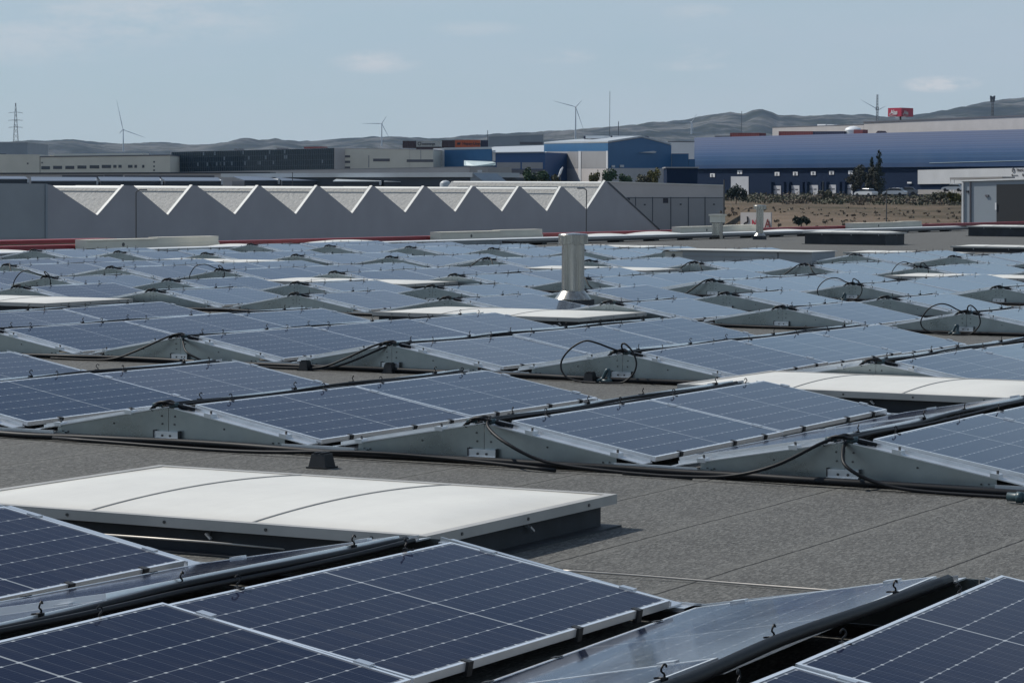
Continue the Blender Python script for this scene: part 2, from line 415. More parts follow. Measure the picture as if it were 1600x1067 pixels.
#      name, first ridge-panel Y, panels deep, columns, detail, cable radius
ROWS = [('A', 16.74, 2, [0, 1, 2, 3, 4], 2, .013), ('B', 24.6, 3, [0, 1, 2, 3, 4, 5, 6], 2, .010),
        ('C', 35.4, 1, [1, 2, 3, 4, 5, 6, 7, 8, 9], 1, .010), ('D', 39.65, 1, [2, 3, 4, 5, 6, 7, 8, 9, 10], 1, .010),
        ('E', 45.25, 3, list(range(2, 13)), 1, .010), ('G', 56.5, 2, list(range(4, 15)), 1, .010),
        ('H', 66.7, 3, [5, 6, 7, 9, 10, 11, 12, 13, 14], 1, .010), ('I', 76.8, 3, [5, 6], 1, .010)]
FRONT = [-8.82, -6.21, -3.58]
ROWNAME = ['front', 'second', 'third', 'fourth', 'fifth', 'sixth', 'seventh', 'eighth', 'ninth']
for i, x in enumerate(FRONT):
    arr(x, 10.86-3*(L+GAP)+GAP, 3, ['twin-slope solar array cut by the left edge, front row', 'twin-slope solar array in the middle of the front row, before the white skylight',
        'twin-slope solar array at the bottom right corner, front row'][i], 2, (.0151, .0151, .026)[i], R(1.0))
def visible(x, y0, n):
    for dx in (-1.25, 0, 1.25):
        for yy in (y0-.15, y0+n*(L+GAP)):
            u, v, d = pix((x+dx, yy, .2 if dx else ZT))
            if -3 < u < 1603: return True
    return False
TENTS = {}
for ri, (nm, y0, n, ks, det, r) in enumerate(ROWS):
    ks = sorted([k for k in ks if visible(colx(k), y0, n)], reverse=True)     # left to right
    for i, k in enumerate(ks):
        rn = ROWNAME[ri+1]
        lab = f'twin-slope solar array, {ORD[i]} from left in the {rn} row back from the camera'
        if i == len(ks)-1 and len(ks) > 2: lab = f'twin-slope solar array at the right end of the {rn} row back from the camera'
        TENTS[nm, k] = arr(colx(k), y0, n, lab, det, r)

# ------------------------------------------------------------------ roof
rf = MB()
rf.add([(-46, -30, 0), (30, -30, 0), (30, 160, 0), (-46, 160, 0)], [(0, 1, 2, 3)])
rf.build('roof', MAT['roof'], kind='structure')

# ------------------------------------------------------------------ skylights
def skylight(x0, x1, y0, y1, label, zf=.135, zt=.19, ribs=2, rise=.04, curb=True):
    root = empty('skylight', ((x0+x1)/2, (y0+y1)/2, 0), label, 'skylight', 'white domed skylights on the flat roof')
    a, b = (x1-x0)/2, (y1-y0)/2
    c = MB(); t = .07
    c.box(-a+t, a-t, -b+t, b-t, 0, zf); c.box(-a+t-.09, a-t+.09, -b+t-.09, b-t+.09, 0, .012)
    c.build('curb', MAT['curb'], root)
    f = MB(); w = .055
    f.box(-a, a, -b, -b+w, zf, zt); f.box(-a, a, b-w, b, zf, zt); f.box(-a, -a+w, -b+w, b-w, zf, zt); f.box(a-w, a, -b+w, b-w, zf, zt)
    k = 5
    for i in range(k):
        xx = -a+2*a*(i+.5)/k
        for s_ in (-1, 1): f.tube([(xx, s_*b, (zf+zt)/2), (xx, s_*(b+.006), (zf+zt)/2)], .009, 8, 1)
    for i in range(3):
        yy = -b+2*b*(i+.5)/3
        for s_ in (-1, 1): f.tube([(s_*a, yy, (zf+zt)/2), (s_*(a+.006), yy, (zf+zt)/2)], .009, 8, 1)
    f.build('frame', [MAT['skyframe'], MAT['bolt']], root)
    d = MB(); nx, ny = 48, 16; a2, b2 = a-w*.55, b-w*.55
    def hz(u, v):
        e = min(1, min(u, 1-u)*9); e = e*e*(3-2*e)
        return zt-.006+rise*(1-(2*v-1)**2)*e
    d.v = [(-a2+2*a2*i/nx, -b2+2*b2*j/ny, hz(i/nx, j/ny)) for i in range(nx+1) for j in range(ny+1)]
    for i in range(nx):
        for j in range(ny):
            d.f.append((i*(ny+1)+j, (i+1)*(ny+1)+j, (i+1)*(ny+1)+j+1, i*(ny+1)+j+1)); d.mi.append(0)
    d.build('dome', MAT['dome'], root, smooth=True)
    for q in range(ribs):
        u = (q+1)/(ribs+1); m = MB()
        m.tube([(-a2+2*a2*u, -b2+2*b2*j/24, hz(u, j/24)-.002) for j in range(25)], .009, 6)
        m.build('rib', MAT['domerib'], root)
    for xx in (-.55, .15, .8):
        for s_ in (-1, 1):
            br = MB(); br.tube([(xx*a, s_*(b-t), zf-.02), (xx*a, s_*(b-t+.03), zf-.025), (xx*a+.03, s_*(b-t+.03), zf-.05)], .01, 6); br.build('hinge', MAT['alu'], root)
    br = MB(); br.tube([(a-t, .1, zf-.02), (a-t+.03, .1, zf-.03), (a-t+.03, .14, zf-.055)], .01, 6); br.build('hinge', MAT['alu'], root)
    return root
skylight(-9.84, -6.66, 11.66, 13.86, 'large white skylight on the bare roof behind the front row of arrays')
skylight(-10.03, -6.85, 22.1, 24.3, 'white skylight at the right edge, partly hidden by the second row of arrays')
skylight(-19.72, -16.43, 32.95, 35.12, 'white skylight standing in front of the tall steel flue')
skylight(-28.3, -25.15, 32.5, 34.7, 'white skylight at the left edge between the third and fourth rows')
skylight(-28.4, -25.0, 43.0, 44.95, 'low white skylight left of the flue, before the sixth row')
skylight(-19.6, -16.4, 53.6, 55.5, 'long white skylight at the right edge behind the sixth row')
skylight(-28.3, -25.1, 53.6, 55.5, 'white skylight half hidden behind the steel flue')
skylight(-38.6, -35.2, 53.6, 55.5, 'thin white skylight strip left of centre, behind the sixth row')
skylight(-28.4, -25.1, 74.2, 76.3, 'white skylight strip behind the grey duct box, before the bare roof')
skylight(-38.5, -35.2, 76.0, 78.1, 'white skylight strip right of the flue top, beneath the roof edge')
skylight(-28.9, -25.5, 85.3, 87.5, 'far white skylight strip at the right edge, behind the last arrays')
skylight(-37.6, -34.3, 94.0, 96.2, 'dark-sided skylight on the bare roof at right, seen end to end', .40, .46, 2, .05)
skylight(-38.9, -35.4, 117.0, 119.4, 'dark-sided skylight farthest right, near the small grey building', .40, .46, 2, .05)

# ------------------------------------------------------------------ flues
def flue(c, rad, h, label, curb=True, cap=.23):
    root = empty('flue_pipe', c, label, 'flue pipe', 'steel flues rising from the roof')
    s = rad/.19
    if curb:
        m = MB(); m.box(-.27*s, .27*s, -.27*s, .27*s, 0, .19*s); m.build('curb', MAT['curb'], root)
        m = MB(); m.lathe([(.31*s, .185*s), (.31*s, .20*s), (.21*s, .325*s), (rad+.008, .335*s)], (0, 0, 0), 48); m.build('cone', MAT['steel'], root, smooth=.35)
    z0 = .32*s if curb else 0
    m = MB(); m.lathe([(rad, z0), (rad, h-.16)], (0, 0, 0), 48); m.lathe([(rad-.002, z0+.01), (rad+.004, z0+.01), (rad+.004, z0+.03), (rad-.002, z0+.03)], (0, 0, 0), 48); m.build('pipe', MAT['steel'], root, smooth=.35)
    m = MB(); m.lathe([(rad+.002, h-.165), (cap, h-.155), (cap, h-.02), (cap-.02, h), (.02, h+.015)], (0, 0, 0), 40)
    m.lathe([(cap+.012, h-.165), (cap+.012, h-.15), (cap-.01, h-.15)], (0, 0, 0), 40)
    m.build('cap', MAT['steel'], root, smooth=.35)
    return root
pc = onY(895, 470, 38.72)
flue((pc.x, 38.72, 0), .182, 1.235, 'tall shiny steel flue pipe rising above the arrays right of centre', True, .238)
q = onX(1187, 362, -42.5); flue((q.x, q.y, 0), .15, onX(1187, 321, -42.5).z, 'slim steel flue on a white cone near the far roof edge', True, .26)
q = onX(1121, 361, -44.5)
def cowl():
    root = empty('vent_cowl', (q.x, q.y, 0), 'pale square vent cowl on a short stack left of the slim far flue', 'vent cowl')
    zt = onX(1121, 335, -44.5).z
    m = MB(); m.box(-.17, .17, -.17, .17, 0, zt-.36); m.build('stack', MAT['steel'], root)
    m = MB(); m.box(-.24, .24, -.24, .24, zt-.34, zt-.06); m.box(-.28, .28, -.28, .28, zt-.06, zt); m.box(-.2, .2, -.2, .2, zt-.36, zt-.34, 1); m.build('hood', [MAT['beige'], MAT['bolt']], root)
cowl()

# ------------------------------------------------------------------ cables, hoses, blocks
def cable(name, pts, r, label, group=None, mat='cable', cat='cable', n=6):
    m = MB(); m.tube(spline(pts, n), r, 8)
    return m.build(name, MAT[mat], None, True, label=label, cat=cat, group=group)
def hoop(k, row, label, s=1., seed=0):
    y0 = [r_[1] for r_ in ROWS if r_[0] == row][0]; x = colx(k); y = y0-.32; z = ZT+.0
    root = empty('cable_hoop', (x, y0-.34, 0), label, 'cable hoop', 'spare cable coiled in hoops on the array ends')
    rr = random.Random(seed); j = lambda: rr.uniform(-.008, .008)
    a = [(.0, .0), (-.07, .04), (-.18, .1), (-.3, .115), (-.43, .06), (-.52, -.05), (-.545, -.14), (-.50, -.22), (-.4, -.265), (-.25, -.285), (-.1, -.285)]
    b = [(.03, .0), (.055, .05), (.1, .1), (.15, .1), (.23, .04), (.28, -.05), (.29, -.12), (.26, -.2), (.17, -.265), (.05, -.285), (-.08, -.285)]
    for pts in (a, b):
        m = MB(); m.tube(spline([(dx*s, -.018*i+(.2 if i == 0 else .08 if i == 1 else 0)+j()*.5, z+dz*s+(j() if 0 < i < 9 else 0)) for i, (dx, dz) in enumerate(pts)], 6), .0095, 8)
        m.build('cable_loop', MAT['cable'], root, True)
    m = MB()
    m.tube(spline([(-.16, -.06, .02), (-.12, -.02, .05), (-.08, -.01, .13), (-.055, 0, .12), (-.05, -.02, .05), (-.02, -.03, .02)], 5), .018, 8)
    m.tube([(-.14, -.03, .025), (-.02, -.03, .022)], .02, 8)
    m.build('connector', MAT['teal'], root, True)
hoop(2, 'B', 'big double cable hoop in front of the third row, right of centre', 1., 1)
hoop(2, 'C', 'double cable hoop near the right edge above the third row', 1., 2)
hoop(4, 'E', 'double cable hoop right of centre, far among the arrays', 1., 3)
hoop(9, 'D', 'double cable hoop at far left in the fifth row', 1., 4)
hoop(9, 'E', 'cable hoop left of centre in the sixth row', 1., 5)
hoop(5, 'G', 'small far cable hoop behind the long skylight at right', 1., 6)
def drop(k, row, pts, label, r=.011):
    y0 = [r_[1] for r_ in ROWS if r_[0] == row][0]; x = colx(k); n = len(pts)
    return cable('cable', [(x+dx, y0-.1-.28*min(1, i/2.), z) for i, (dx, z) in enumerate(pts)], r, label, 'black cables hanging from the array ridges')
drop(1, 'A', [(.02, .33), (.08, .27), (.3, .18), (.6, .07), (1.1, .03), (1.7, .015)], 'black cable sagging rightwards from a ridge, second row, middle', .012)
drop(0, 'A', [(-.05, .32), (-.15, .27), (-.4, .13), (-.75, .04), (-1.2, .02), (-1.5, .02)], 'black cable sagging leftwards from the right-hand ridge of the second row', .012)
drop(0, 'A', [(.0, .3), (.02, .24), (.1, .15), (.3, .06), (.6, .02), (1.3, .015), (2., .015)], 'black cable curving rightwards from the right-hand ridge, second row', .012)
drop(4, 'B', [(-.05, .33), (-.15, .28), (-.4, .15), (-.7, .05), (-1., .02), (-1.6, .02)], 'black cable sagging leftwards from the left-hand ridge, third row')
drop(4, 'B', [(.0, .3), (.1, .22), (.25, .14), (.45, .06), (.6, .02), (.8, .015)], 'black cable sagging rightwards from the left-hand ridge, third row')
drop(3, 'B', [(-.05, .33), (-.2, .27), (-.42, .15), (-.7, .05), (-1., .025), (-1.6, .02)], 'upper black cable sagging from the middle ridge, third row')
drop(3, 'B', [(-.02, .3), (-.16, .22), (-.38, .11), (-.65, .035), (-.95, .015), (-1.5, .015)], 'lower black cable sagging from the middle ridge, third row')
for (k, row, s1, nm_) in ((5, 'E', -1, 'the sixth row right of the flue'), (6, 'E', 1, 'the sixth row beside the flue'), (7, 'G', -1, 'the seventh row right of the flue'),
                          (9, 'G', -1, 'the seventh row left of the flue'), (6, 'G', -1, 'the seventh row beside the grey duct'), (11, 'E', 1, 'the far left sixth row')):
    drop(k, row, [(s1*.02, .34), (s1*.14, .3), (s1*.3, .16), (s1*.5, .04), (s1*.7, .02)], f'short black cable hanging from a ridge in {nm_}', .014)
    if row == 'G': drop(k, row, [(-s1*.02, .34), (-s1*.14, .29), (-s1*.28, .15), (-s1*.42, .05)], f'second short cable hanging opposite in {nm_}', .014)
def hose(row, x0, x1, r, label, dy=-.27):
    y0 = [r_[1] for r_ in ROWS if r_[0] == row][0]; n = int((x1-x0)/.45); rr = random.Random(int(y0))
    pts = [(x0+(x1-x0)*i/n, y0+dy+.045*math.sin(i*.8)+rr.uniform(-.02, .02), r+.004+.01*abs(math.sin(i*.53))) for i in range(n+1)]
    return cable('hose', pts, r, label, 'black hoses lying along the row fronts', n=4, cat='hose')
hose('A', -15.6, -3.4, .025, 'thick black hose along the front of the second row')
hose('B', -22, -6.2, .026, 'black hose along the front of the third row')
hose('C', -31, -9, .022, 'black hose along the front of the fourth row')
hose('E', -38, -12, .022, 'black hose along the front of the sixth row')
q = onZ(1130, 752, .015)
cable('hose', [(-12.6, 16.36, .03), (-10.9, 16.3, .02), (-9.95, 16.32, .06), (-9.2, 16.36, .05), (-8.3, 16.3, .02)], .014, 'slack black hose bowing between two arrays, second row', 'black hoses lying along the row fronts', cat='hose')
def connector(p, label):
    m = MB(); m.tube([Vector(p)+Vector((-.09, 0, .02)), Vector(p)+Vector((.12, .01, .02))], .028, 10); m.tube([Vector(p)+Vector((-.03, 0, .02)), Vector(p)+Vector((.01, 0, .02))], .036, 10)
    m.build('cable_connector', MAT['teal'], None, True, label=label, cat='connector')
connector(onZ(1596, 782, .02), 'teal cable connector on the roof at the right edge')
def rblock(px, py, label, s=.07):
    p = onZ(px, py, 0); root = MB()
    root.hexa([(-s, -s, 0), (s, -s, 0), (s, s, 0), (-s, s, 0), (-s*.75, -s*.75, .1), (s*.75, -s*.75, .1), (s*.75, s*.75, .1), (-s*.75, s*.75, .1)])
    root.box(-s*1.15, s*1.15, -s*1.15, s*1.15, 0, .012)
    for sx in (-1, 1): root.box(sx*s*.35-.01, sx*s*.35+.01, -s*.76, s*.76, .1, .112)
    root.build('support_block', MAT['rubber'], None, loc=p, label=label, cat='support block', group='black rubber cable blocks on the roof')
rblock(503, 731, 'black rubber block on the roof just behind the near white skylight')
rblock(477, 579, 'black rubber block on the walkway left of centre, third row', .055)
rblock(609, 583, 'black rubber block under the sagging cables, third row', .055)
rblock(922, 598, 'black rubber block beside the big cable hoop', .055)
rblock(985, 595, 'black rubber block under the big cable hoop', .055)
m = MB(); m.tube(spline([onZ(880, 891, .03), onZ(1000, 899, .02), onZ(1150, 911, .012), onZ(1310, 923, .02)], 8), .006, 6)
m.build('wire', MAT['wire'], None, True, label='thin steel wire across the bare roof right of the skylight', cat='wire')
m = MB(); m.tube([onZ(150, 834, .1), onZ(330, 847, .08), onZ(480, 861, .05)], .006, 6)
m.build('wire', MAT['wire'], None, True, label='thin steel wire along the dark side of the near skylight', cat='wire')

# ------------------------------------------------------------------ far roof edge
XE = -46.0
kr = empty('roof_kerb', (XE, 88, 0), 'long low grey roof kerb running behind all the solar arrays', 'roof kerb')
m = MB(); m.box(-.12, .12, -48, 49, -.3, .155); m.build('upstand', MAT['greybox'], kr)
m = MB(); m.prism([Vector((.17, -48, .157)), Vector((.17, -48, .185)), Vector((-.17, -48, .205)), Vector((-.17, -48, .157))], (0, 97, 0)); m.build('flashing', MAT['lip'], kr)
m = MB(); m.add([(-52.5, 38, -.06), (XE, 38, -.06), (XE, 175, -.06), (-52.5, 175, -.06)], [(0, 1, 2, 3)])
m.build('lower_roof', MAT['roof'], kind='structure')
def dome_long(pxl, pxr, top, label):
    X = -48.0
    yl, yr = onX(pxl, 390, X).y, onX(pxr, 390, X).y
    root = empty('roof_dome', (X, (yl+yr)/2, -.06), label, 'roof dome', 'white barrel domes beyond the roof kerb')
    m = MB(); n, k = 24, 12; b = (yr-yl)/2
    for i in range(n+1):
        for j in range(k+1):
            a = math.pi*j/k; e = math.sin(math.pi*i/n)**.6
            m.v.append((-1.1*math.cos(a), -b+2*b*i/n, .05+(top-.05+.06)*math.sin(a)*e))
    for i in range(n):
        for j in range(k): m.f.append((i*(k+1)+j, (i+1)*(k+1)+j, (i+1)*(k+1)+j+1, i*(k+1)+j+1)); m.mi.append(0)
    m.build('dome', MAT['dome'], root, smooth=True)
    m = MB(); m.box(-1.15, 1.15, -b-.05, b+.05, 0, .055); m.build('curb', MAT['lip'], root)
dome_long(-60, 56, .2, 'white barrel dome at the left edge beyond the roof kerb')
dome_long(338, 402, .19, 'short white barrel dome beside the cream coping, left')
dome_long(470, 605, .23, 'wide white barrel dome beyond the roof kerb, left of centre')
dome_long(905, 985, .22, 'white barrel dome directly right of the flue top')
dome_long(985, 1062, .25, 'second white barrel dome right of the flue top')
dome_long(1192, 1262, .2, 'white barrel dome behind the slim far flue')
# parapet wall with red capping, corrugated cladding, cream coping blocks
def parapet():
    X = -50.0
    root = empty('parapet_wall', (X, 100, 0), 'low corrugated parapet wall with red metal capping along the far roof side', 'parapet wall')
    m = MB(); y0, y1, n = -55., 75., 520
    vs = []
    for i in range(n+1):
        y = y0+(y1-y0)*i/n; dx = .03*(1 if (i//2) % 2 else -1)*.5
        vs += [(dx, y, -.3), (dx, y, .17)]
    m.add(vs, [(2*i, 2*i+2, 2*i+3, 2*i+1) for i in range(n)])
    m.box(-.3, -.04, y0, y1, -6, .16)
    m.build('wall', MAT['cladding'], root)
    m = MB(); m.box(-.36, .1, y0, y1, .17, .215); m.box(.1, .115, y0, y1, .06, .215); m.build('capping', MAT['redcap'], root)
parapet()
ya, yb, za = 36, onX(165, 376, -54).y, onX(0, 376.5, -53.6).z
m = MB(); m.box(-54.3, -53.7, ya, yb, -6, za-.12); m.box(-54.4, -53.55, ya, yb, za-.12, za, 1); m.build('parapet_wall', [MAT['cladding'], MAT['redcap']], label='second red-capped parapet beyond, at the left edge', cat='parapet wall')
def coping(pxl, pxm, pxr, label, zt=.40):
    X = -49.55
    yl, ym, yr = [onX(p_, 380, X).y for p_ in (pxl, pxm, pxr)]
    root = empty('coping_block', (X, yl, 0), label, 'coping block', 'cream coping blocks on the far parapet')
    m = MB(); m.box(-.3, .12, 0, ym-yl, -.14, zt); m.box(.12, .14, .05, ym-yl-.05, zt-.04, zt-.01); m.tube([(.12, (ym-yl)*.5, zt*.55), (.135, (ym-yl)*.5, zt*.55)], .06, 10, 1); m.build('solid_panel', [MAT['beige'], MAT['bolt']], root)
    m = MB(); m.box(-.3, .06, ym-yl+.03, yr-yl, -.14, zt+.03); m.box(.06, .1, ym-yl+.03, yr-yl, .08, .20); m.build('stepped_panel', MAT['beige'], root)
    m = MB(); m.box(.12, .2, ym-yl-.25, ym-yl+.1, -.12, .0); m.build('outlet', MAT['bolt'], root)
coping(130, 243, 339, 'cream coping block on the parapet at far left', .37)
coping(683, 779, 845, 'cream coping block on the parapet left of the flue', .37)
coping(1059, 1140, 1180, 'cream coping block behind the far flues', .37)
coping(1329, 1407, 1438, 'cream coping block before the dry field, right', .37)
# grey duct box among the arrays
def duct():
    a = onY(1067, 392, 66.4); b = onY(1268, 394, 66.4)
    root = empty('duct_box', (a.x, 66.4, 0), 'long grey sheet-metal duct box among the far arrays', 'duct')
    w = b.x-a.x; h = a.z
    m = MB(); m.box(0, w*.74, 0, 1.6, 0, h); m.box(0, w*.7, -.03, 0, h*.62, h*.7); m.build('duct', MAT['greybox'], root)
    m = MB(); m.box(w*.74+.02, w, .02, 1.7, 0, h+.01); m.build('fan_section', MAT['greybox'], root)
    m = MB(); m.box(-.55, -.02, .05, 1.5, 0, h-.02); m.tube([(-.3, .02, h*.6), (-.3, .05, h*.6)], .05, 10, 1); m.build('inlet', [MAT['greyboxend'], MAT['bolt']], root)
    m = MB(); m.box(-.6, w+.05, -.08, 1.75, h+.012, h+.03); m.build('lid', MAT['greyboxend'], root)
duct()
# kerb end trunking along the far right roof edge
m = MB()
for i in range(15):
    y = 86+i*3.2; m.box(-44.9, -44.4, y, y+.4, 0, .07)
m.box(-44.95, -44.35, 84, 134, .07, .15)
m.build('cable_tray', MAT['rubber'], label='dark cable tray on small feet along the far right roof edge', cat='cable tray')

# ================================================================== the land behind
MAT['field'] = None
def interp(tab, x):
    if x <= tab[0][0]: return tab[0][1]
    for (a, b), (c, d) in zip(tab, tab[1:]):
        if x <= c: return b+(d-b)*(x-a)/(c-a)
    return tab[-1][1]
TERR = [(0, -9), (170, -7.5), (230, -5), (300, -2.0), (450, .05), (600, 1.05), (900, 1.6), (3000, 2)]
def land(D, lat=99.):
    t_ = max(0., min(1., (lat-.0775*D)/(.01*D+1))); t_ = t_*t_*(3-2*t_); low = interp([(0, -9), (170, -9), (385, -8.5), (430, .0), (600, 1.05), (900, 1.6), (3000, 2)], D)
    return low+(interp(TERR, D)-low)*t_
from mathutils import noise as mn
def field_mat():
    m, t, b = nt('dry grass and soil')
    o = N(t, 'ShaderNodeTexCoord').outputs['Object']
    a = noise(t, .06, 6, .65, o); c = noise(t, .5, 5, .65, o); g = noise(t, .012, 3, .5, o)
    col = ramp(t, a, [(.32, (.052, .044, .03)), (.47, (.10, .077, .056)), (.6, (.155, .115, .085)), (.75, (.075, .07, .04))])
    col = mixc(t, math_(t, 'MULTIPLY', ramp(t, c, [(.42, 0.), (.62, 1.)]), .6), col, (.05, .052, .028))
    col = mixc(t, math_(t, 'MULTIPLY', ramp(t, g, [(.45, 0.), (.6, 1.)]), .5), col, (.19, .14, .105))
    t.links.new(col, b.inputs['Base Color']); b.inputs['Roughness'].default_value = .95; b.inputs['Specular IOR Level'].default_value = .1
    bump(t, b, noise(t, .9, 4, .6, o), 1., .4)
    return m
def hill_mat():
    m, t, b = nt('scrub hillside')
    o = N(t, 'ShaderNodeTexCoord').outputs['Object']
    a = noise(t, .006, 7, .68, o); c = noise(t, .03, 4, .6, o)
    col = ramp(t, a, [(.3, (.022, .030, .034)), (.47, (.05, .058, .062)), (.58, (.15, .15, .145)), (.68, (.05, .056, .056)), (.8, (.03, .038, .04))])
    col = mixc(t, math_(t, 'MULTIPLY', ramp(t, c, [(.45, 0.), (.6, 1.)]), .6), col, (.03, .036, .022))
    t.links.new(col, b.inputs['Base Color']); b.inputs['Roughness'].default_value = .95; b.inputs['Specular IOR Level'].default_value = .1
    return m
MAT['field'] = field_mat(); MAT['hill'] = hill_mat()
m = MB(); Ds = [-3000, -1200, -500, -200, -60, 0, 60, 120, 170, 200, 230, 255, 280, 300, 320, 345, 370, 400, 430, 450, 480, 520, 560, 600, 700, 900, 1300, 2000, 3000, 4500, 7000, 12000]
lats = [-1.6+3.2*i/256 for i in range(257)]
for D in Ds:
    for l in lats:
        p = EYE + V_f*0
        fw = Vector((-sn, cs, 0)); z = land(max(D, 0), l*(D+160))
        q = fw*D + Vector((cs, sn, 0))*l*(abs(D)+160)
        z += mn.fractal(Vector((q.x*.02, q.y*.02, 0)), 1, 2, 4)*(.35 if 200 < D < 700 else 0)
        m.v.append((q.x, q.y, z))
n = len(lats)
for i in range(len(Ds)-1):
    for j in range(n-1): m.f.append((i*n+j, i*n+j+1, (i+1)*n+j+1, (i+1)*n+j)); m.mi.append(0)
m.build('ground', MAT['field'], kind='structure', smooth=True)
RIDGE = [(-400, 232), (-100, 228), (0, 226), (45, 224), (85, 221), (115, 220.5), (150, 224), (192, 226), (250, 225), (300, 226.5), (350, 224), (385, 221), (405, 223), (430, 219.5), (470, 224), (520, 221.5),
         (560, 218), (585, 215.5), (640, 217.5), (700, 216.5), (760, 212), (800, 210.5), (850, 208.5), (900, 206.5), (960, 202.5), (1030, 199), (1070, 196), (1090, 191), (1110, 185), (1140, 181.5), (1160, 183),
         (1175, 177), (1190, 175), (1204, 178), (1215, 183), (1250, 184.5), (1300, 183.5), (1350, 182.5), (1380, 185), (1400, 187.5), (1440, 181), (1480, 175.5), (1500, 172), (1550, 164), (1600, 155), (1700, 147), (2000, 140)]
m = MB(); cols = [-300+5*i for i in range(441)]; rows = [2600+70*i for i in range(62)]
for D in rows:
    for px in cols:
        yr = interp(RIDGE, px); zr = P(px, yr, 5200).z
        t_ = max(0, min(1, (D-2600)/2600)); f = t_*t_*(3-2*t_)
        if D > 5200: f = 1-.35*min(1, (D-5200)/1700)
        p = P(px, 299, D)
        nz = mn.fractal(Vector((p.x*.0022, p.y*.0022, 3)), .9, 2.1, 6)
        n2 = abs(mn.noise(Vector((p.x*.004, p.y*.0016, 9))))
        z = zr*f*(1+.22*(nz-.1)*(1-t_**3 if D < 5200 else 0))-n2*44*f*(1-f)*3 + (nz*5+mn.fractal(Vector((p.x*.013, p.y*.013, 7)), .9, 2.1, 4)*4.5 if 4900 < D < 5600 else mn.fractal(Vector((p.x*.01, p.y*.01, 7)), .9, 2.1, 4)*7*f)
        m.v.append((p.x, p.y, max(-1, z)))
n = len(cols)
for i in range(len(rows)-1):
    for j in range(n-1): m.f.append((i*n+j, i*n+j+1, (i+1)*n+j+1, (i+1)*n+j)); m.mi.append(0)
m.build('hills', MAT['hill'], kind='structure', smooth=True)

# ------------------------------------------------------------------ facades
class Fac:
    "a vertical wall plane standing between two surveyed plan points"
    def __init__(s, px0, D0, px1, D1):
        a, b = P(px0, 300, D0), P(px1, 300, D1)
        s.a = Vector((a.x, a.y, 0)); s.u = (Vector((b.x, b.y, 0))-s.a).normalized()
        s.n = Vector((s.u.y, -s.u.x, 0))
        if s.n.dot(s.a) > 0: s.n = -s.n
    def at(s, px, py, off=0):
        d = ray(px, py); o = s.a+s.n*off-EYE
        return EYE + d*((o.x*s.n.x+o.y*s.n.y)/(d.x*s.n.x+d.y*s.n.y))
    def quad(s, px0, py0, px1, py1, py0b=None, py1b=None, off=0):
        return [s.at(px0, py1, off), s.at(px1, py1b if py1b is not None else py1, off), s.at(px1, py0b if py0b is not None else py0, off), s.at(px0, py0, off)]
def put(mb, name, mats, root, smooth=False, **kw):
    if root is not None:
        l = root.matrix_world.translation if root.parent is None else root.parent.location
        l = root.location if root.parent is None else l
        mb.v = [(x-l.x, y-l.y, z-l.z) for x, y, z in mb.v]
    return mb.build(name, mats, root, smooth, **kw)
def rootat(name, fac_or_p, label, cat, group=None):
    return empty(name, fac_or_p, label, cat, group)
def plate(root, fac, name, rects, mat, off=.06, th=.1):
    "rects: (px0,py0,px1,py1[,py0b,py1b]); each its own object"
    for r_ in rects:
        q = fac.quad(*r_, off=off); mb = MB(); mb.prism(q, -fac.n*th); put(mb, name, MAT[mat], root)
def block(root, fac, px0, px1, yt0, yt1, zb, depth, wall, roof=None, rname='roof', rt=.35, over=.25):
    a, b = fac.at(px0, yt0), fac.at(px1, yt1)
    mb = MB(); mb.prism([Vector((a.x, a.y, zb)), Vector((b.x, b.y, zb)), b, a], -fac.n*depth); put(mb, 'wall', MAT[wall], root)
    if roof:
        mb = MB(); u = fac.u*over*(1 if (b-a).dot(fac.u) > 0 else -1); q = [a-u+fac.n*over, b+u+fac.n*over]
        mb.prism([q[0]+Vector((0, 0, .003)), q[1]+Vector((0, 0, .003)), q[1]+Vector((0, 0, rt)), q[0]+Vector((0, 0, rt))], -fac.n*(depth+2*over)); put(mb, rname, MAT[roof], root)
def base(p, z): return Vector((p.x, p.y, z))
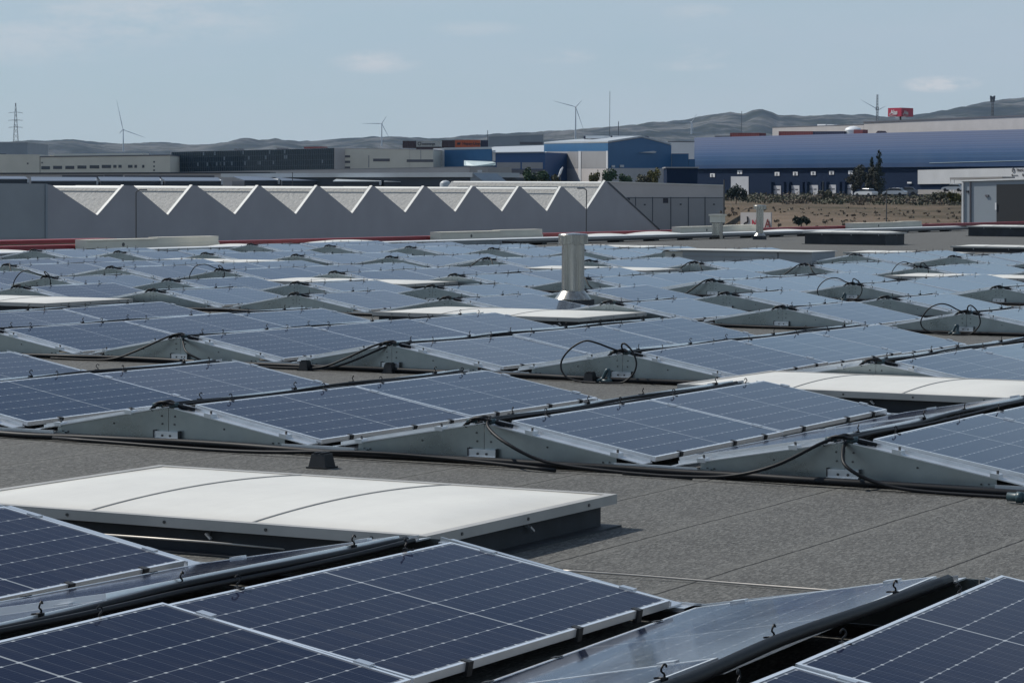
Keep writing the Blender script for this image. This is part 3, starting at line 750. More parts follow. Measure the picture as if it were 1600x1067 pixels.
for nm_, col, ro in (('slate', (.335, .335, .36), .6), ('slateleft', (.29, .315, .335), .6), ('whitecap', (.74, .73, .68), .5), ('shedblue', (.10, .13, .18), .5), ('shedroof', (.30, .34, .38), .5), ('sheddark', (.035, .045, .06), .5),
                     ('cream', (0.638, 0.609, 0.522), .7), ('cream2', (0.468, 0.442, 0.429), .7), ('palegrey', (0.546, 0.559, 0.572), .7), ('winglass', (.05, .06, .075), .15), ('curtain', (.018, .035, .05), .1), ('mullion', (.07, .10, .12), .4),
                     ('louvre', (.10, .10, .115), .5), ('blue', (.022, .115, .25), .5), ('bluedark', (.02, .075, .20), .5), ('greydoor', (0.288, 0.288, 0.294), .6), ('greyroof', (.42, .45, .47), .45), ('awning', (.42, .52, .54), .5),
                     ('navy', (.005, .016, .045), .7), ('dockwhite', (0.486, 0.499, 0.527), .5), ('signwhite', (0.713, 0.724, 0.736), .5), ('ink', (.02, .02, .03), .5), ('warered', (.16, .03, .03), .5), ('orange', (.50, .10, .03), .5),
                     ('contwhite', (.48, .48, .46), .5), ('contdark', (.05, .025, .03), .5), ('contnavy', (.02, .02, .05), .5), ('pole', (.07, .075, .08), .6), ('turbine', (.50, .52, .54), .5), ('lattice', (.13, .14, .16), .5),
                     ('signred', (.42, .02, .05), .45), ('signdark', (.10, .015, .04), .5), ('tank', (.62, .61, .57), .5), ('concrete', (0.338, 0.325, 0.312), .8), ('bluegrey', (0.250, 0.288, 0.325), .5), ('darkopen', (.010, .014, .019), .7),
                     ('carwhite', (.66, .67, .68), .25), ('cardark', (.02, .024, .03), .2), ('cargrey', (.16, .17, .19), .25), ('bark', (.06, .045, .035), .9)):
    MAT[nm_] = simple(nm_, col, ro, 0, .06, .25)
def roofing_mat():
    m, t, b = nt('mottled roofing slabs'); o = N(t, 'ShaderNodeTexCoord').outputs['Object']
    f = ramp(t, noise(t, 3.6, 5, .8, o), [(.3, .0), (.7, 1.)])
    t.links.new(mixc(t, f, (.25, .25, .24), (.41, .405, .385)), b.inputs['Base Color']); b.inputs['Roughness'].default_value = .85
    bump(t, b, noise(t, 2.5, 3, .6, o), 1., .15); return m
MAT['mottle'] = roofing_mat()
MAT['navy'].node_tree.nodes['Principled BSDF'].inputs['Specular IOR Level'].default_value = .12
def stripes_mat(z0, z1):
    m, t, b = nt('blue banded cladding'); o = N(t, 'ShaderNodeTexCoord').outputs['Object']
    s = N(t, 'ShaderNodeSeparateXYZ'); t.links.new(o, s.inputs[0])
    x = math_(t, 'DIVIDE', math_(t, 'SUBTRACT', s.outputs[2], z0), z1-z0)
    c = ramp(t, x, [(0, (.012, .050, .14)), (.12, (.022, .078, .19)), (.25, (.042, .108, .235)), (.38, (.072, .14, .285)), (.50, (.108, .170, .315)), (.62, (.136, .19, .33)), (.74, (.160, .206, .34)), (.88, (.178, .218, .345))], 'CONSTANT')
    w = math_(t, 'PINGPONG', s.outputs[2], .25)
    c = mixc(t, math_(t, 'MULTIPLY', math_(t, 'LESS_THAN', w, .05), .35), c, (.03, .05, .10))
    g = noise(t, .05, 4, .6, o); c = mixc(t, math_(t, 'MULTIPLY', ramp(t, g, [(.4, 0.), (.7, 1.)]), .12), c, (.22, .24, .28))
    t.links.new(c, b.inputs['Base Color']); b.inputs['Roughness'].default_value = .45; return m
def text_mb(mb, s, size, M4, mi=0, ext=.01, bold=0):
    cu = bpy.data.curves.new('t', 'FONT'); cu.body = s; cu.size = size; cu.extrude = ext; cu.offset = bold; cu.resolution_u = 3
    ob = bpy.data.objects.new('t', cu); COL.objects.link(ob); dg = bpy.context.evaluated_depsgraph_get()
    me = bpy.data.meshes.new_from_object(ob.evaluated_get(dg))
    mb.add([M4 @ v.co for v in me.vertices], [tuple(p.vertices) for p in me.polygons], mi)
    bpy.data.objects.remove(ob); bpy.data.curves.remove(cu); bpy.data.meshes.remove(me)
def facing(p, fac):
    u = fac.u if fac.u.dot(CAM_X) > 0 else -fac.u
    M4 = Matrix((u, Vector((0, 0, 1)), fac.n)).transposed().to_4x4(); M4.translation = p; return M4

# ------------------------------------------------------------------ sawtooth factory
def Dk(px):                                                         # plan line of its front wall
    k = (px-192)/(119.0-.03885*px); return 270*(1+.03885*k)
fac = Fac(192, Dk(192), 876, Dk(876)); gz = -9
S = rootat('sawtooth_factory', base(fac.at(500, 300), gz), 'long slate-grey factory wall with a zigzag sawtooth roofline edged in white', 'factory')
V = [(82, 290, 153, 337, 194, 290), (209, 290.5, 263, 336.5, 301, 290), (308, 290.5, 368, 335.5, 404, 290.5), (408, 291, 463, 335, 496, 290.5), (500, 291.5, 551, 334, 582, 291), (586, 292, 634, 332.5, 663, 291.5),
     (667, 292, 712, 331.5, 739, 291.5), (743, 292.5, 785, 331, 811, 292), (815, 293, 855, 330.5, 877, 292), (880, 292.5, 917, 328, 946, 283)]
top = [(-60, 287), (72, 288)]
for a in V: top += [(a[0], a[1]), (a[2], a[3]), (a[4], a[5])]
top += [(952, 284.5), (1033, 359)]
mb = MB(); poly = [fac.at(-60, 372)]+[fac.at(x, y) for x, y in top]+[fac.at(1033, 372)]
poly = [base(fac.at(-60, 372), gz)]+poly[1:-1]+[base(fac.at(1033, 372), gz)]
mb.prism(poly, -fac.n*.4); put(mb, 'front_wall', MAT['slate'], S)
mb = MB(); q = fac.quad(-60, 286.5, 71, 372, 287.3, 372, .05); mb.prism(q, -fac.n*.04); put(mb, 'corner_panel', MAT['slateleft'], S)
mb = MB(); mb.prism(fac.quad(71.5, 287.5, 74.5, 372, off=.16), -fac.n*.15); put(mb, 'pilaster', MAT['bluegrey'], S)
for i, a in enumerate(V):
    l, v, r_ = fac.at(a[0], a[1], -.4), fac.at(a[2], a[3], -.4), fac.at(a[4], a[5], -.4)
    dpt = 24. if i == len(V)-1 else 34.
    for q_ in (l, v, r_): q_.z -= .12
    mb = MB(); mb.add([v, r_, r_-fac.n*dpt, v-fac.n*dpt], [(0, 1, 2, 3)]); mb.add([l, v, v-fac.n*dpt, l-fac.n*dpt], [(0, 1, 2, 3)])
    put(mb, 'roof_slope', MAT['mottle'], S)
    mb = MB(); pass
    v0, r0 = fac.at(a[2], a[3], .06), fac.at(a[4], a[5], .06)
    d = (r0-v0).normalized(); nn = Vector((0, 0, 1))-d*d.z; nn.normalize(); tkn = .07
    vi, ri = v0+nn*.02, r0+nn*.02
    mb.prism([vi, ri, ri+nn*tkn, vi+nn*tkn], -fac.n*.33)
    mb.prism([r0-fac.n*.6+Vector((0, 0, -.16))-d*.25, r0-fac.n*.6+Vector((0, 0, -.26))+d*.02, r0-fac.n*.6+d*.02+Vector((0, 0, -.11)), r0-fac.n*.6-d*.25+Vector((0, 0, -.11))], -fac.n*(dpt-1))
    put(mb, 'edge_capping', MAT['whitecap'], S)
mb = MB(); mb.prism([fac.at(951, 284, .08), fac.at(1032, 358.5, .08), fac.at(1030.5, 359.5, .08), fac.at(949, 285, .08)], -fac.n*.3); put(mb, 'edge_trim', MAT['sheddark'], S)
# block behind it at the right
fb = Fac(945, 400, 1131, 400)
B = rootat('flat_roofed_block', base(fb.at(1040, 300), -9), 'flat-roofed grey panelled industrial block at the right end of the sawtooth factory', 'industrial building')
block(B, fb, 940, 1130, 284.5, 290.5, -9, 12, 'cream2', 'whitecap', rt=.12, over=.1)
mb = MB(); mb.prism(fb.quad(940, 309.5, 1130, 372, 309.5, 372, off=.05), -fb.n*.04); put(mb, 'lower_wall', MAT['greydoor'], B)
plate(B, fb, 'joint', [(x, 308, x+1.2, 372) for x in (992.5, 1019, 1047.5, 1075, 1101)]+[(945, 308.6, 1130, 309.6)], 'sheddark', .09, .03)
plate(B, fb, 'window', [(1036, 309.9, 1044, 317.5), (978, 309.9, 984, 313)], 'ink', .1, .04)
plate(B, fb, 'vent', [(1006, 319, 1009, 321), (1062, 318.5, 1065, 320.5), (1114, 318.5, 1117, 320.5)], 'ink', .1, .04)
# low sheds behind the sawtooth
def shed(px0, px1, yt, yd, D0, D1, label, dark='sheddark', roofm='shedblue'):
    f = Fac(px0, D0, px1, D1); r_ = rootat('low_shed', base(f.at((px0+px1)/2, 300), -6), label, 'shed', 'low sheds behind the sawtooth roof')
    zf = f.at(px0, yd).z; mb = MB(); a, b = f.at(px0, yd), f.at(px1, yd)
    mb.prism([base(a, -6), base(b, -6), b, a], -f.n*9); put(mb, 'wall', MAT[dark], r_)
    a, b = f.at(px0, yd-.2, .3), f.at(px1, yd-.2, .3); zt = f.at((px0+px1)/2, yt, -8).z
    mb = MB(); mb.hexa([a, b, base(b-f.n*8.4, zt), base(a-f.n*8.4, zt), a+Vector((0, 0, .12)), b+Vector((0, 0, .12)), base(b-f.n*8.4, zt+.12), base(a-f.n*8.4, zt+.12)]); put(mb, 'roof', MAT[roofm], r_)
    mb = MB(); w = 2.5; mb.prism(f.quad(px1-w, yt+2, px1+.6, yd+5, off=.35), -f.n*6); put(mb, 'gable_end', MAT['palegrey'], r_)
for i, (a, b, yt, yd) in enumerate([(-30, 45, 277, 281), (49, 153, 278, 284), (157, 254, 278, 284), (258, 348, 278.5, 284), (382, 437, 277, 283), (441, 514, 277, 283.5)]):
    shed(a, b, yt, yd, 450, 452, f'low dark-blue shed, {ORD[i]} from left above the sawtooth roof')
for i, (a, b, yt, yd) in enumerate([(520, 595, 281.2, 284.5), (600, 666, 281.5, 285)]):
    shed(a, b, yt, yd, 440, 440, f'small grey-roofed shed, {["left", "right"][i]} of two before the long dark hall', roofm='greyroof')
f = Fac(-40, 500, 425, 500); r_ = rootat('flat_roof_building', base(f.at(200, 300), -4), 'long low building with a thin dark roof edge at left behind the sheds', 'industrial building')
block(r_, f, -40, 420, 272.5, 271, -4, 12, 'cream2', 'sheddark', rt=.25); plate(r_, f, 'opening', [(163, 273.5, 192, 280), (97, 274, 162, 282), (195, 274.5, 335, 279)], 'louvre')
f = Fac(300, 470, 740, 430); r_ = rootat('long_hall', base(f.at(600, 300), -4), 'long low hall with pale roof fascia and dark front, below the cream building', 'industrial building')
block(r_, f, 420, 737, 276.5, 277, -4, 14, 'sheddark'); 
mb = MB(); mb.prism(f.quad(345, 271.5, 738, 277.5, 269.5, 277, off=.6), -f.n*12); put(mb, 'roof_fascia', MAT['greyroof'], r_)
mb = MB(); mb.prism([f.at(735, 277, .5), f.at(738, 270, .5), f.at(764, 291, -1), f.at(735, 291, .5)], -f.n*6); put(mb, 'gable_end', MAT['bluegrey'], r_)
mb = MB(); c = f.at(696, 287, 3); mb.lathe([(.9, -3), (.9, .0), (.75, .25), (.4, .45), (.02, .52)], c, 16); put(mb, 'roof_vent', MAT['greyroof'], r_, .6)
# cream building with windows, left
f = Fac(-40, 640, 266, 640); r_ = rootat('cream_building', base(f.at(130, 300), 0), 'pale cream industrial building with a row of windows at far left', 'industrial building')
block(r_, f, -40, 62, 242.5, 243, 0, 30, 'cream', 'cream', over=0, rt=.2); 
block(r_, f, 63, 265.5, 246, 243.5, 0, 30, 'cream', 'louvre', over=.1, rt=.25)
mb = MB(); mb.prism(f.quad(84, 241, 224, 247, 239.5, 244.5, off=-14), -f.n*10); put(mb, 'upper_storey', MAT['cream'], r_)
plate(r_, f, 'window', [(64.5, 260, 78, 265), (83, 259.5, 97, 264.5), (102, 259.5, 116, 264.5), (121, 259, 135, 264), (140, 258.5, 155, 263.5), (159, 258, 173.5, 263), (177, 258, 182, 262.5), (185, 258, 190, 262.5), (200, 258, 207, 262.5), (210, 258, 214, 262.5), (222, 258, 225.5, 262.5),
    (239.5, 252, 242, 254.5), (239.5, 259, 242, 261.5), (239.5, 265, 242, 267.5)], 'winglass')
plate(r_, f, 'vent', [(64.5, 253.5, 67, 255.5), (42, 254.5, 44.5, 257)], 'louvre')
f = Fac(-60, 900, 44, 900); r_ = rootat('grey_warehouse', base(f.at(0, 300), 0), 'distant plain blue-grey warehouse block at the left edge under the pylon', 'warehouse')
block(r_, f, -60, 43, 223.5, 223.5, 0, 40, 'bluegrey', 'greyroof', over=.1); plate(r_, f, 'opening', [(-5, 240.5, 9, 243)], 'ink', .1)
# glazed office block
f = Fac(266, 660, 523, 640); r_ = rootat('glazed_office', base(f.at(400, 300), 0), 'dark glass-fronted office block with fine vertical mullions', 'office building')
block(r_, f, 266, 523, 237.5, 231.3, 0, 30, 'cream2', None)
mb = MB(); mb.prism(f.quad(268, 238, 521.5, 270.5, 231.8, 266, off=.15), -f.n*.14); put(mb, 'curtain_wall', MAT['curtain'], r_)
rr = random.Random(5); mb = MB()
for i in range(86):
    x = 269+i*2.95; t_ = (x-268)/253; mb.prism(f.quad(x, 238-6.2*t_+.4, x+.55, 270.5-4.5*t_-.4, off=.28), -f.n*.12)
for k in range(1, 4): mb.prism(f.quad(268, 238+k*8.1, 521.5, 238.7+k*8.1, 231.8+k*8.55, 232.5+k*8.55, off=.24), -f.n*.08)
put(mb, 'mullions', MAT['mullion'], r_)
mb = MB()
for i in range(44):
    if rr.random() < .55:
        x = 269.8+rr.randrange(85)*2.95; k = rr.choice([0, 1, 2, 2, 2, 3]); t_ = (x-268)/253
        y = 238-6.2*t_+k*8.2+1; mb.prism(f.quad(x, y, x+1.9, y+5.5, off=.2), -f.n*.04)
put(mb, 'blinds', MAT['bluegrey'], r_)
mb = MB(); mb.prism(f.quad(475, 229.8, 502, 232.5, 229.3, 232, off=-3), -f.n*3); put(mb, 'roof_plant', MAT['warered'], r_)
mb = MB(); mb.prism(f.quad(366, 232.5, 371, 236.5, off=-3), -f.n*3); mb.prism(f.quad(432, 231.2, 441, 234.5, off=-3), -f.n*3); put(mb, 'roof_plant', MAT['lattice'], r_)
# cream building right of it
f = Fac(523, 645, 680, 640); r_ = rootat('cream_hall', base(f.at(600, 300), 0), 'cream hall with dark louvre strips right of the glazed office', 'industrial building')
block(r_, f, 523.3, 640, 232.5, 234, 0, 28, 'cream', 'cream2', over=.05, rt=.15); block(r_, f, 640.3, 677, 234.5, 235, 0, 28, 'cream', 'cream2', over=.05, rt=.15)
plate(r_, f, 'louvre', [(527.5, 243, 547, 246.3), (527.5, 251.5, 547, 255), (527.5, 260.5, 547, 263.5), (583, 248.2, 609, 252.5), (635.5, 249.5, 677, 253.5)], 'louvre')
plate(r_, f, 'pipe', [(575.5, 243, 576.8, 262), (657, 233, 657.8, 250)], 'greydoor')
f = Fac(255, 600, 745, 560); r_ = rootat('low_wall_building', base(f.at(600, 300), 0), 'low grey-pink walled building in front of the cream hall', 'industrial building')
block(r_, f, 255, 734, 270.5, 261.2, 0, 10, 'cream2', 'greydoor', over=.05, rt=.12); block(r_, f, 734.4, 762, 261.2, 261.2, 0, 10, 'concrete'); 
plate(r_, f, 'vent', [(746, 266, 753, 272.5)], 'palegrey'); plate(r_, f, 'opening', [(757, 278, 768, 284)], 'ink')
# blue buildings
f = Fac(676, 650, 770, 640); r_ = rootat('blue_shed', base(f.at(720, 300), 0), 'square blue shed with a white awning beneath the shipping containers', 'industrial building')
block(r_, f, 677, 694, 233, 233, 0, 26, 'palegrey', 'palegrey', over=0, rt=.15); block(r_, f, 694.3, 768.5, 234.5, 233, 0, 26, 'blue', 'greyroof', over=.1, rt=.5)
plate(r_, f, 'downpipe', [(692.3, 236, 694, 263)], 'palegrey', .1)
mb = MB(); mb.prism([f.at(725, 251, 1), f.at(768, 252.5, 1), f.at(774, 254.5, 5), f.at(774, 258.5, 5), f.at(740, 259.5, 5), f.at(725, 259, 3)], -f.n*.3); put(mb, 'awning', MAT['awning'], r_)
f = Fac(768, 620, 852, 615); r_ = rootat('blue_annex', base(f.at(810, 300), 0), 'low blue annex with grey doors and sloping grey roof', 'industrial building')
block(r_, f, 774.5, 852, 239.5, 238.5, 0, 22, 'bluedark'); 
mb = MB(); a, b = f.at(770, 239.5, .4), f.at(850, 238.5, .4); c, d = f.at(850, 228.5, -20), f.at(768, 231, -20); mb.prism([a, b, c, d], (0, 0, .2)); put(mb, 'roof', MAT['greyroof'], r_)
plate(r_, f, 'downpipe', [(769.5, 235, 774, 252)], 'palegrey', .1)
plate(r_, f, 'door', [(776, 254, 813, 264), (815.5, 254, 848, 264)], 'greydoor'); plate(r_, f, 'lower_wall', [(768, 272.5, 852, 290)], 'cream2'); plate(r_, f, 'band', [(776, 265, 852, 272)], 'louvre', .05)
plate(r_, f, 'window', [(786, 275.5, 788.2, 282.5)], 'ink', .1)
fl = Fac(850, 645, 950, 600); fr = Fac(950, 600, 1049, 640)
r_ = rootat('blue_gabled_warehouse', base(fl.at(950, 300), 0), 'big blue gabled warehouse with pale roof panels in the middle distance', 'warehouse')
A_, Bc, Cc = fl.at(850, 225.5), fl.at(950, 223.8), fr.at(1049, 227.5); ap = fr.at(1003, 215.6)
bl = A_+(Cc-Bc); bl.z = A_.z
mb = MB(); mb.add([base(A_, -1), base(Bc, -1), Bc, A_], [(0, 1, 2, 3)]); mb.add([base(Bc, -1), base(Cc, -1), Cc, ap, Bc], [(0, 1, 2, 3, 4)]); put(mb, 'wall', MAT['blue'], r_)
sh = A_-Bc; sh.z = 0
mb = MB(); e = Vector((0, 0, .12)); mb.hexa([Bc+e, ap+e, ap+sh+e, base(A_, A_.z)+e, Bc+e*4, ap+e*4, ap+sh+e*4, A_+e*4]); mb.hexa([ap+e, Cc+e, Cc+sh+e, ap+sh+e, ap+e*4, Cc+e*4, Cc+sh+e*4, ap+sh+e*4]); put(mb, 'roof', MAT['greyroof'], r_)
plate(r_, fl, 'door', [(855, 237, 903, 263), (908, 236.5, 947, 263)], 'greydoor'); plate(r_, fl, 'lower_wall', [(850, 263.5, 950, 290)], 'cream2', .08); plate(r_, fl, 'post', [(903.5, 236.5, 907.5, 288), (851, 237, 854, 263), (947, 236, 949.5, 264)], 'palegrey', .2)
plate(r_, fr, 'lower_wall', [(951, 263, 1049, 290)], 'cream2', .1); plate(r_, fr, 'window', [(956, 258.5, 961, 262), (969, 258, 975, 261.5)], 'palegrey', .1)
mb = MB(); q = fr.at(1000, 239, .4); q2 = fr.at(1026, 238.3, .4); mb.prism([fr.at(1000, 238.6, .4), fr.at(1022, 236.2, .4), fr.at(1026, 237.5, .4), fr.at(1024, 239.4, .4)], -fr.n*.3); put(mb, 'wall_sign', MAT['palegrey'], r_)
for x0, x1 in ((915, 945), (957, 987)):
    mb = MB(); g = Fac(900, 640, 1000, 636); mb.prism(g.quad(x0, 212.4, x1, 216.8), -g.n*6); put(mb, 'rooflight', MAT['signwhite'], r_)
mb = MB(); g = Fac(900, 650, 1000, 646); mb.prism(g.quad(912, 213, 1010, 217.5), -g.n*3); put(mb, 'ridge_cowl', MAT['contnavy'], r_)
f = Fac(1049, 640, 1086, 640); r_ = rootat('blue_stepped_annex', base(f.at(1060, 300), 0), 'low blue stepped annex between the gabled and the banded warehouse', 'industrial building')
block(r_, f, 1049.5, 1076, 241.3, 241.3, 0, 15, 'blue', 'bluedark', over=0, rt=.15); block(r_, f, 1076.3, 1086, 250, 250, 0, 15, 'blue', 'bluedark', over=0, rt=.15)
f = Fac(1030, 800, 1090, 800); r_ = rootat('white_block', base(f.at(1060, 300), 0), 'small white block behind the blue stepped annex', 'building')
block(r_, f, 1044, 1085.5, 222.5, 222.5, 0, 15, 'signwhite', 'lattice', over=.05, rt=.3)
f = Fac(1036, 560, 1090, 560); r_ = rootat('dark_wall_building', base(f.at(1060, 300), 0), 'low dark navy building below the blue stepped annex', 'industrial building')
block(r_, f, 1042, 1090, 263, 263, 0, 12, 'navy', 'greydoor', over=.3, rt=.25)
f = Fac(760, 900, 850, 900); r_ = rootat('grey_depot', base(f.at(800, 300), 0), 'faint grey depot behind the blue annex, right of the containers', 'industrial building')
block(r_, f, 763, 849, 214, 211, 0, 20, 'bluegrey', 'greyroof', over=.1); plate(r_, f, 'opening', [(812, 222, 848, 226)], 'louvre')
# shipping containers
def container(f, px0, px1, y0, y1, mat, label, text=None, dep=2.5):
    r_ = rootat('shipping_container', base(f.at((px0+px1)/2, y1), f.at(px0, y1).z), label, 'container', 'shipping containers stacked behind the roofs')
    mb = MB(); a, b = f.at(px0, y1), f.at(px1, y1); n = max(8, int((px1-px0)*1.5)); q = []
    for i in range(n+1):
        p = a+(b-a)*i/n; q.append(p+f.n*(.05 if (i//2) % 2 else 0))
    h = Vector((0, 0, f.at(px0, y0).z-a.z)); vs = q+[p+h for p in q]
    mb.add(vs, [(i, i+1, i+n+2, i+n+1) for i in range(n)]); mb.prism([a-f.n*.05, b-f.n*.05, b-f.n*.05+h, a-f.n*.05+h], -f.n*dep); put(mb, 'box', MAT[mat], r_)
    mb = MB(); mb.prism([a+f.n*.08, a+f.n*.08+(b-a).normalized()*.15, a+f.n*.08+(b-a).normalized()*.15+h, a+f.n*.08+h], -f.n*.1); mb.prism([a+f.n*.08+h-Vector((0, 0, .15)), b+f.n*.08+h-Vector((0, 0, .15)), b+f.n*.08+h, a+f.n*.08+h], -f.n*.1); put(mb, 'corner_frame', MAT[mat], r_)
    if text:
        mb = MB(); s, xx, yy, sz, bx = text
        text_mb(mb, s, sz, facing(f.at(xx, yy, .12), f), 0, .02, .02)
        c = f.at(bx, yy, .12); M4 = facing(c, f)
        if mat == 'contwhite':
            mb.tube([M4 @ Vector((.42*math.cos(k*.524), .3+.42*math.sin(k*.524), 0)) for k in range(13)], .09, 6)
        else: mb.prism([M4 @ Vector(v) for v in ((-.45, .0, 0), (.4, .0, 0), (.55, .6, 0), (-.3, .6, 0))], -f.n*.05)
        put(mb, 'lettering', MAT['ink'], r_)
f = Fac(620, 720, 770, 720)
container(f, 629, 650, 220.5, 231.5, 'contdark', 'dark maroon shipping container left of the white one')
container(f, 650.5, 686, 220.5, 229.5, 'contwhite', 'white shipping container with dark lettering and a ring emblem', ('seaenerge', 659.5, 226.6, .85, 655.5))
container(f, 650.5, 690, 229.8, 233.5, 'contdark', 'dark container below the white lettered one')
container(f, 690.5, 710.5, 219.5, 231, 'contdark', 'dark container between the white and the orange one')
container(f, 711, 750.5, 219, 230.5, 'orange', 'bright orange-red shipping container with dark lettering', ('Hapag-Lloyd', 722.5, 226.5, 1.0, 716.5))
container(f, 751, 762.5, 219.5, 230.5, 'contnavy', 'dark navy container right of the orange one')
# banded warehouse
f = Fac(1085, 700, 1600, 588)
W_ = rootat('banded_warehouse', base(f.at(1300, 306), 0), 'huge warehouse with graded blue bands and dark loading docks at right', 'warehouse')
zdk, zt_ = f.at(1085, 264).z, f.at(1085, 215.5).z
l_ = W_.location.z
MAT['bands'] = stripes_mat(zdk-l_, zt_-l_)
a, b = f.at(1085, 215.5), f.at(1720, 196)
b.z = zt_
mb = MB(); mb.prism([base(a, zdk), base(b, zdk), b, a], -f.n*60); put(mb, 'banded_wall', MAT['bands'], W_)
a2, b2 = base(a, zdk-.004)-f.n*.6, base(b, zdk-.004)-f.n*.6
mb = MB(); mb.prism([base(a2, -2), base(b2, -2), b2, a2], -f.n*50); put(mb, 'dock_wall', MAT['navy'], W_)
mb = MB(); mb.prism([f.at(1452, 254.6, .1), f.at(1600, 250.8, .1), f.at(1600, 251.4, .1), f.at(1452, 255.2, .1)], -f.n*.1); put(mb, 'light_strip', MAT['awning'], W_)
g = Fac(1085, 700, 1600, 588); g.a = g.a-g.n*.6
plate(W_, g, 'office_front', [(1434, 266, 1640, 288, 261, 285.5)], 'palegrey', .4, .4)
plate(W_, g, 'window', [(1440, 258.5, 1449, 263), (1452, 257.5, 1457, 263.5)], 'curtain', .1)
plate(W_, g, 'plinth', [(1434, 296.5, 1640, 304)], 'concrete', .3, .3)
def dock(px0, px1, y0, y1, windows=True):
    o = MB(); o.prism(g.quad(px0, y0, px1, y1, off=.12), -g.n*.1); d = put(o, 'dock_door', MAT['dockwhite'], W_)
    if windows:
        for k in (.28, .72):
            x = px0+(px1-px0)*k; yy = y0+(y1-y0)*(.3 if y1-y0 < 22 else .73)
            o = MB(); o.prism(g.quad(x-2.2, yy, x+2.2, yy+1.5, off=.16), -g.n*.05); put(o, 'window', MAT['ink'], d)
dock(1142, 1169.5, 276, 308)
for x0, x1, y0 in ((1205, 1220, 290.5), (1233, 1249, 290), (1261.5, 1278, 289.5), (1291.5, 1306, 289), (1320.5, 1332, 289)): dock(x0, x1, y0, 308.5)
for x0, x1 in ((1201, 1205), (1221, 1225), (1229, 1232.5), (1250, 1254), (1257.5, 1261), (1279, 1283), (1288, 1291), (1307, 1312), (1316, 1320)):
    o = MB(); o.prism(g.quad(x0, 284.5, x1, 308, off=.9), -g.n*.85); put(o, 'dock_shelter', MAT['navy'], W_)
for x0, y0, s in ((1109.5, 271.3, '32'), (1152, 266.5, '6'), (1210.5, 269.2, '21'), (1239, 268.7, '20'), (1267, 268, '19'), (1295.5, 267.4, '18'), (1325.5, 266.7, '17')):
    o = MB(); o.prism(g.quad(x0, y0, x0+7.2, y0+5.8, off=.14), -g.n*.12); d = put(o, 'number_sign', MAT['signwhite'], W_)
    o = MB(); text_mb(o, s, .85, facing(g.at(x0+(1.5 if len(s) > 1 else 2.6), y0+5, .2), g), 0, .01, .02); put(o, 'digits', MAT['ink'], d)
plate(W_, g, 'lamp', [(1417.5, 284.5, 1424, 287)], 'signwhite', .3)
o = MB(); M4 = facing(g.at(1583.3, 266.8, .5), g)
o.tube([M4 @ Vector((.42*math.cos(k*.524+1.9), .05+.42*math.sin(k*.524+1.9), 0)) for k in range(11)], .07, 6); o.tube([M4 @ Vector((0, .1, 0)), M4 @ Vector((0, .62, 0))], .06, 6)
text_mb(o, 'TRANS', .75, facing(g.at(1588, 268, .5), g), 0, .01, .02)
text_mb(o, 'RE', .75, facing(g.at(1597, 275.4, .5), g), 0, .01, .02)
M4 = facing(g.at(1581, 273.8, .5), g); o.tube([M4 @ Vector((0, 0, 0)), M4 @ Vector((1.9, 0, 0))], .06, 6); o.prism([M4 @ Vector(v) for v in ((-.25, 0, 0), (.2, .28, 0), (.2, -.28, 0))], -g.n*.05)
put(o, 'lettering', MAT['ink'], W_)
f2 = Fac(1200, 800, 1600, 690); r_ = rootat('pale_rear_hall', base(f2.at(1400, 300), 0), 'long pale grey rear hall rising behind the banded warehouse', 'warehouse')
block(r_, f2, 1350, 1700, 192.3, 178, 0, 40, 'cream2', 'louvre', over=.2, rt=.35); block(r_, f2, 1207, 1349.6, 200, 195.5, 0, 38, 'cream2', 'louvre', over=.05, rt=.2)
mb = MB(); mb.prism(f2.quad(1277, 194.5, 1290, 198.8, off=-6), -f2.n*4); mb.prism(f2.quad(1292, 195.2, 1303, 197, off=-6), -f2.n*4); put(mb, 'roof_plant', MAT['signwhite'], r_)
f3 = Fac(1100, 740, 1330, 700)
container(f3, 1141, 1186.5, 208, 214.5, 'warered', 'dark red container on top of the banded warehouse, left', None)
container(f3, 1117, 1140.5, 212.3, 214.5, 'lattice', 'low grey unit left of the dark red container', None)
container(f3, 1217, 1270, 205.5, 212.5, 'warered', 'long dull red container behind the banded roof', None)
container(f3, 1270.5, 1319, 205.5, 212, 'contnavy', 'long dark navy container beside the white tank', None)
c = f3.at(1333, 210, -3); r_ = rootat('white_tank', base(c, c.z), 'round white-topped tank on the warehouse roof', 'tank')
s_ = 1/6.0; mb = MB(); mb.lathe([(13*s_, -6), (13*s_, 1.1)], (c.x, c.y, c.z), 24); put(mb, 'body', MAT['tank'], r_, .6)
mb = MB(); mb.lathe([(13.3*s_, 1.1), (11*s_, 1.6), (5*s_, 2.0), (.05, 2.1)], (c.x, c.y, c.z), 24); put(mb, 'lid', MAT['signwhite'], r_, .6)
mb = MB(); mb.prism(f3.quad(1334, 202.8, 1348, 209.8), -f3.n*2); put(mb, 'side_cabin', MAT['warered'], r_)
mb = MB(); mb.prism([f3.at(1368, 208.5), f3.at(1375, 208.5), f3.at(1371.5, 204.6)], -f3.n*3); mb.build('roof_cowl', MAT['contdark'], label='small dark triangular cowl on the warehouse roof', cat='roof vent')
# canopy over the office door
f = Fac(1483, 560, 1600, 545); r_ = rootat('entrance_canopy', base(f.at(1500, 296), .5), 'white-legged entrance canopy in front of the pale office wall', 'canopy')
mb = MB(); mb.prism(f.quad(1484, 277.6, 1566, 281, 276.2, 278.5), -f.n*4); put(mb, 'roof', MAT['concrete'], r_)
for x in (1484, 1489.5): 
    mb = MB(); mb.prism(f.quad(x, 281, x+1.2, 303), -f.n*.15); put(mb, 'leg', MAT['signwhite'], r_)
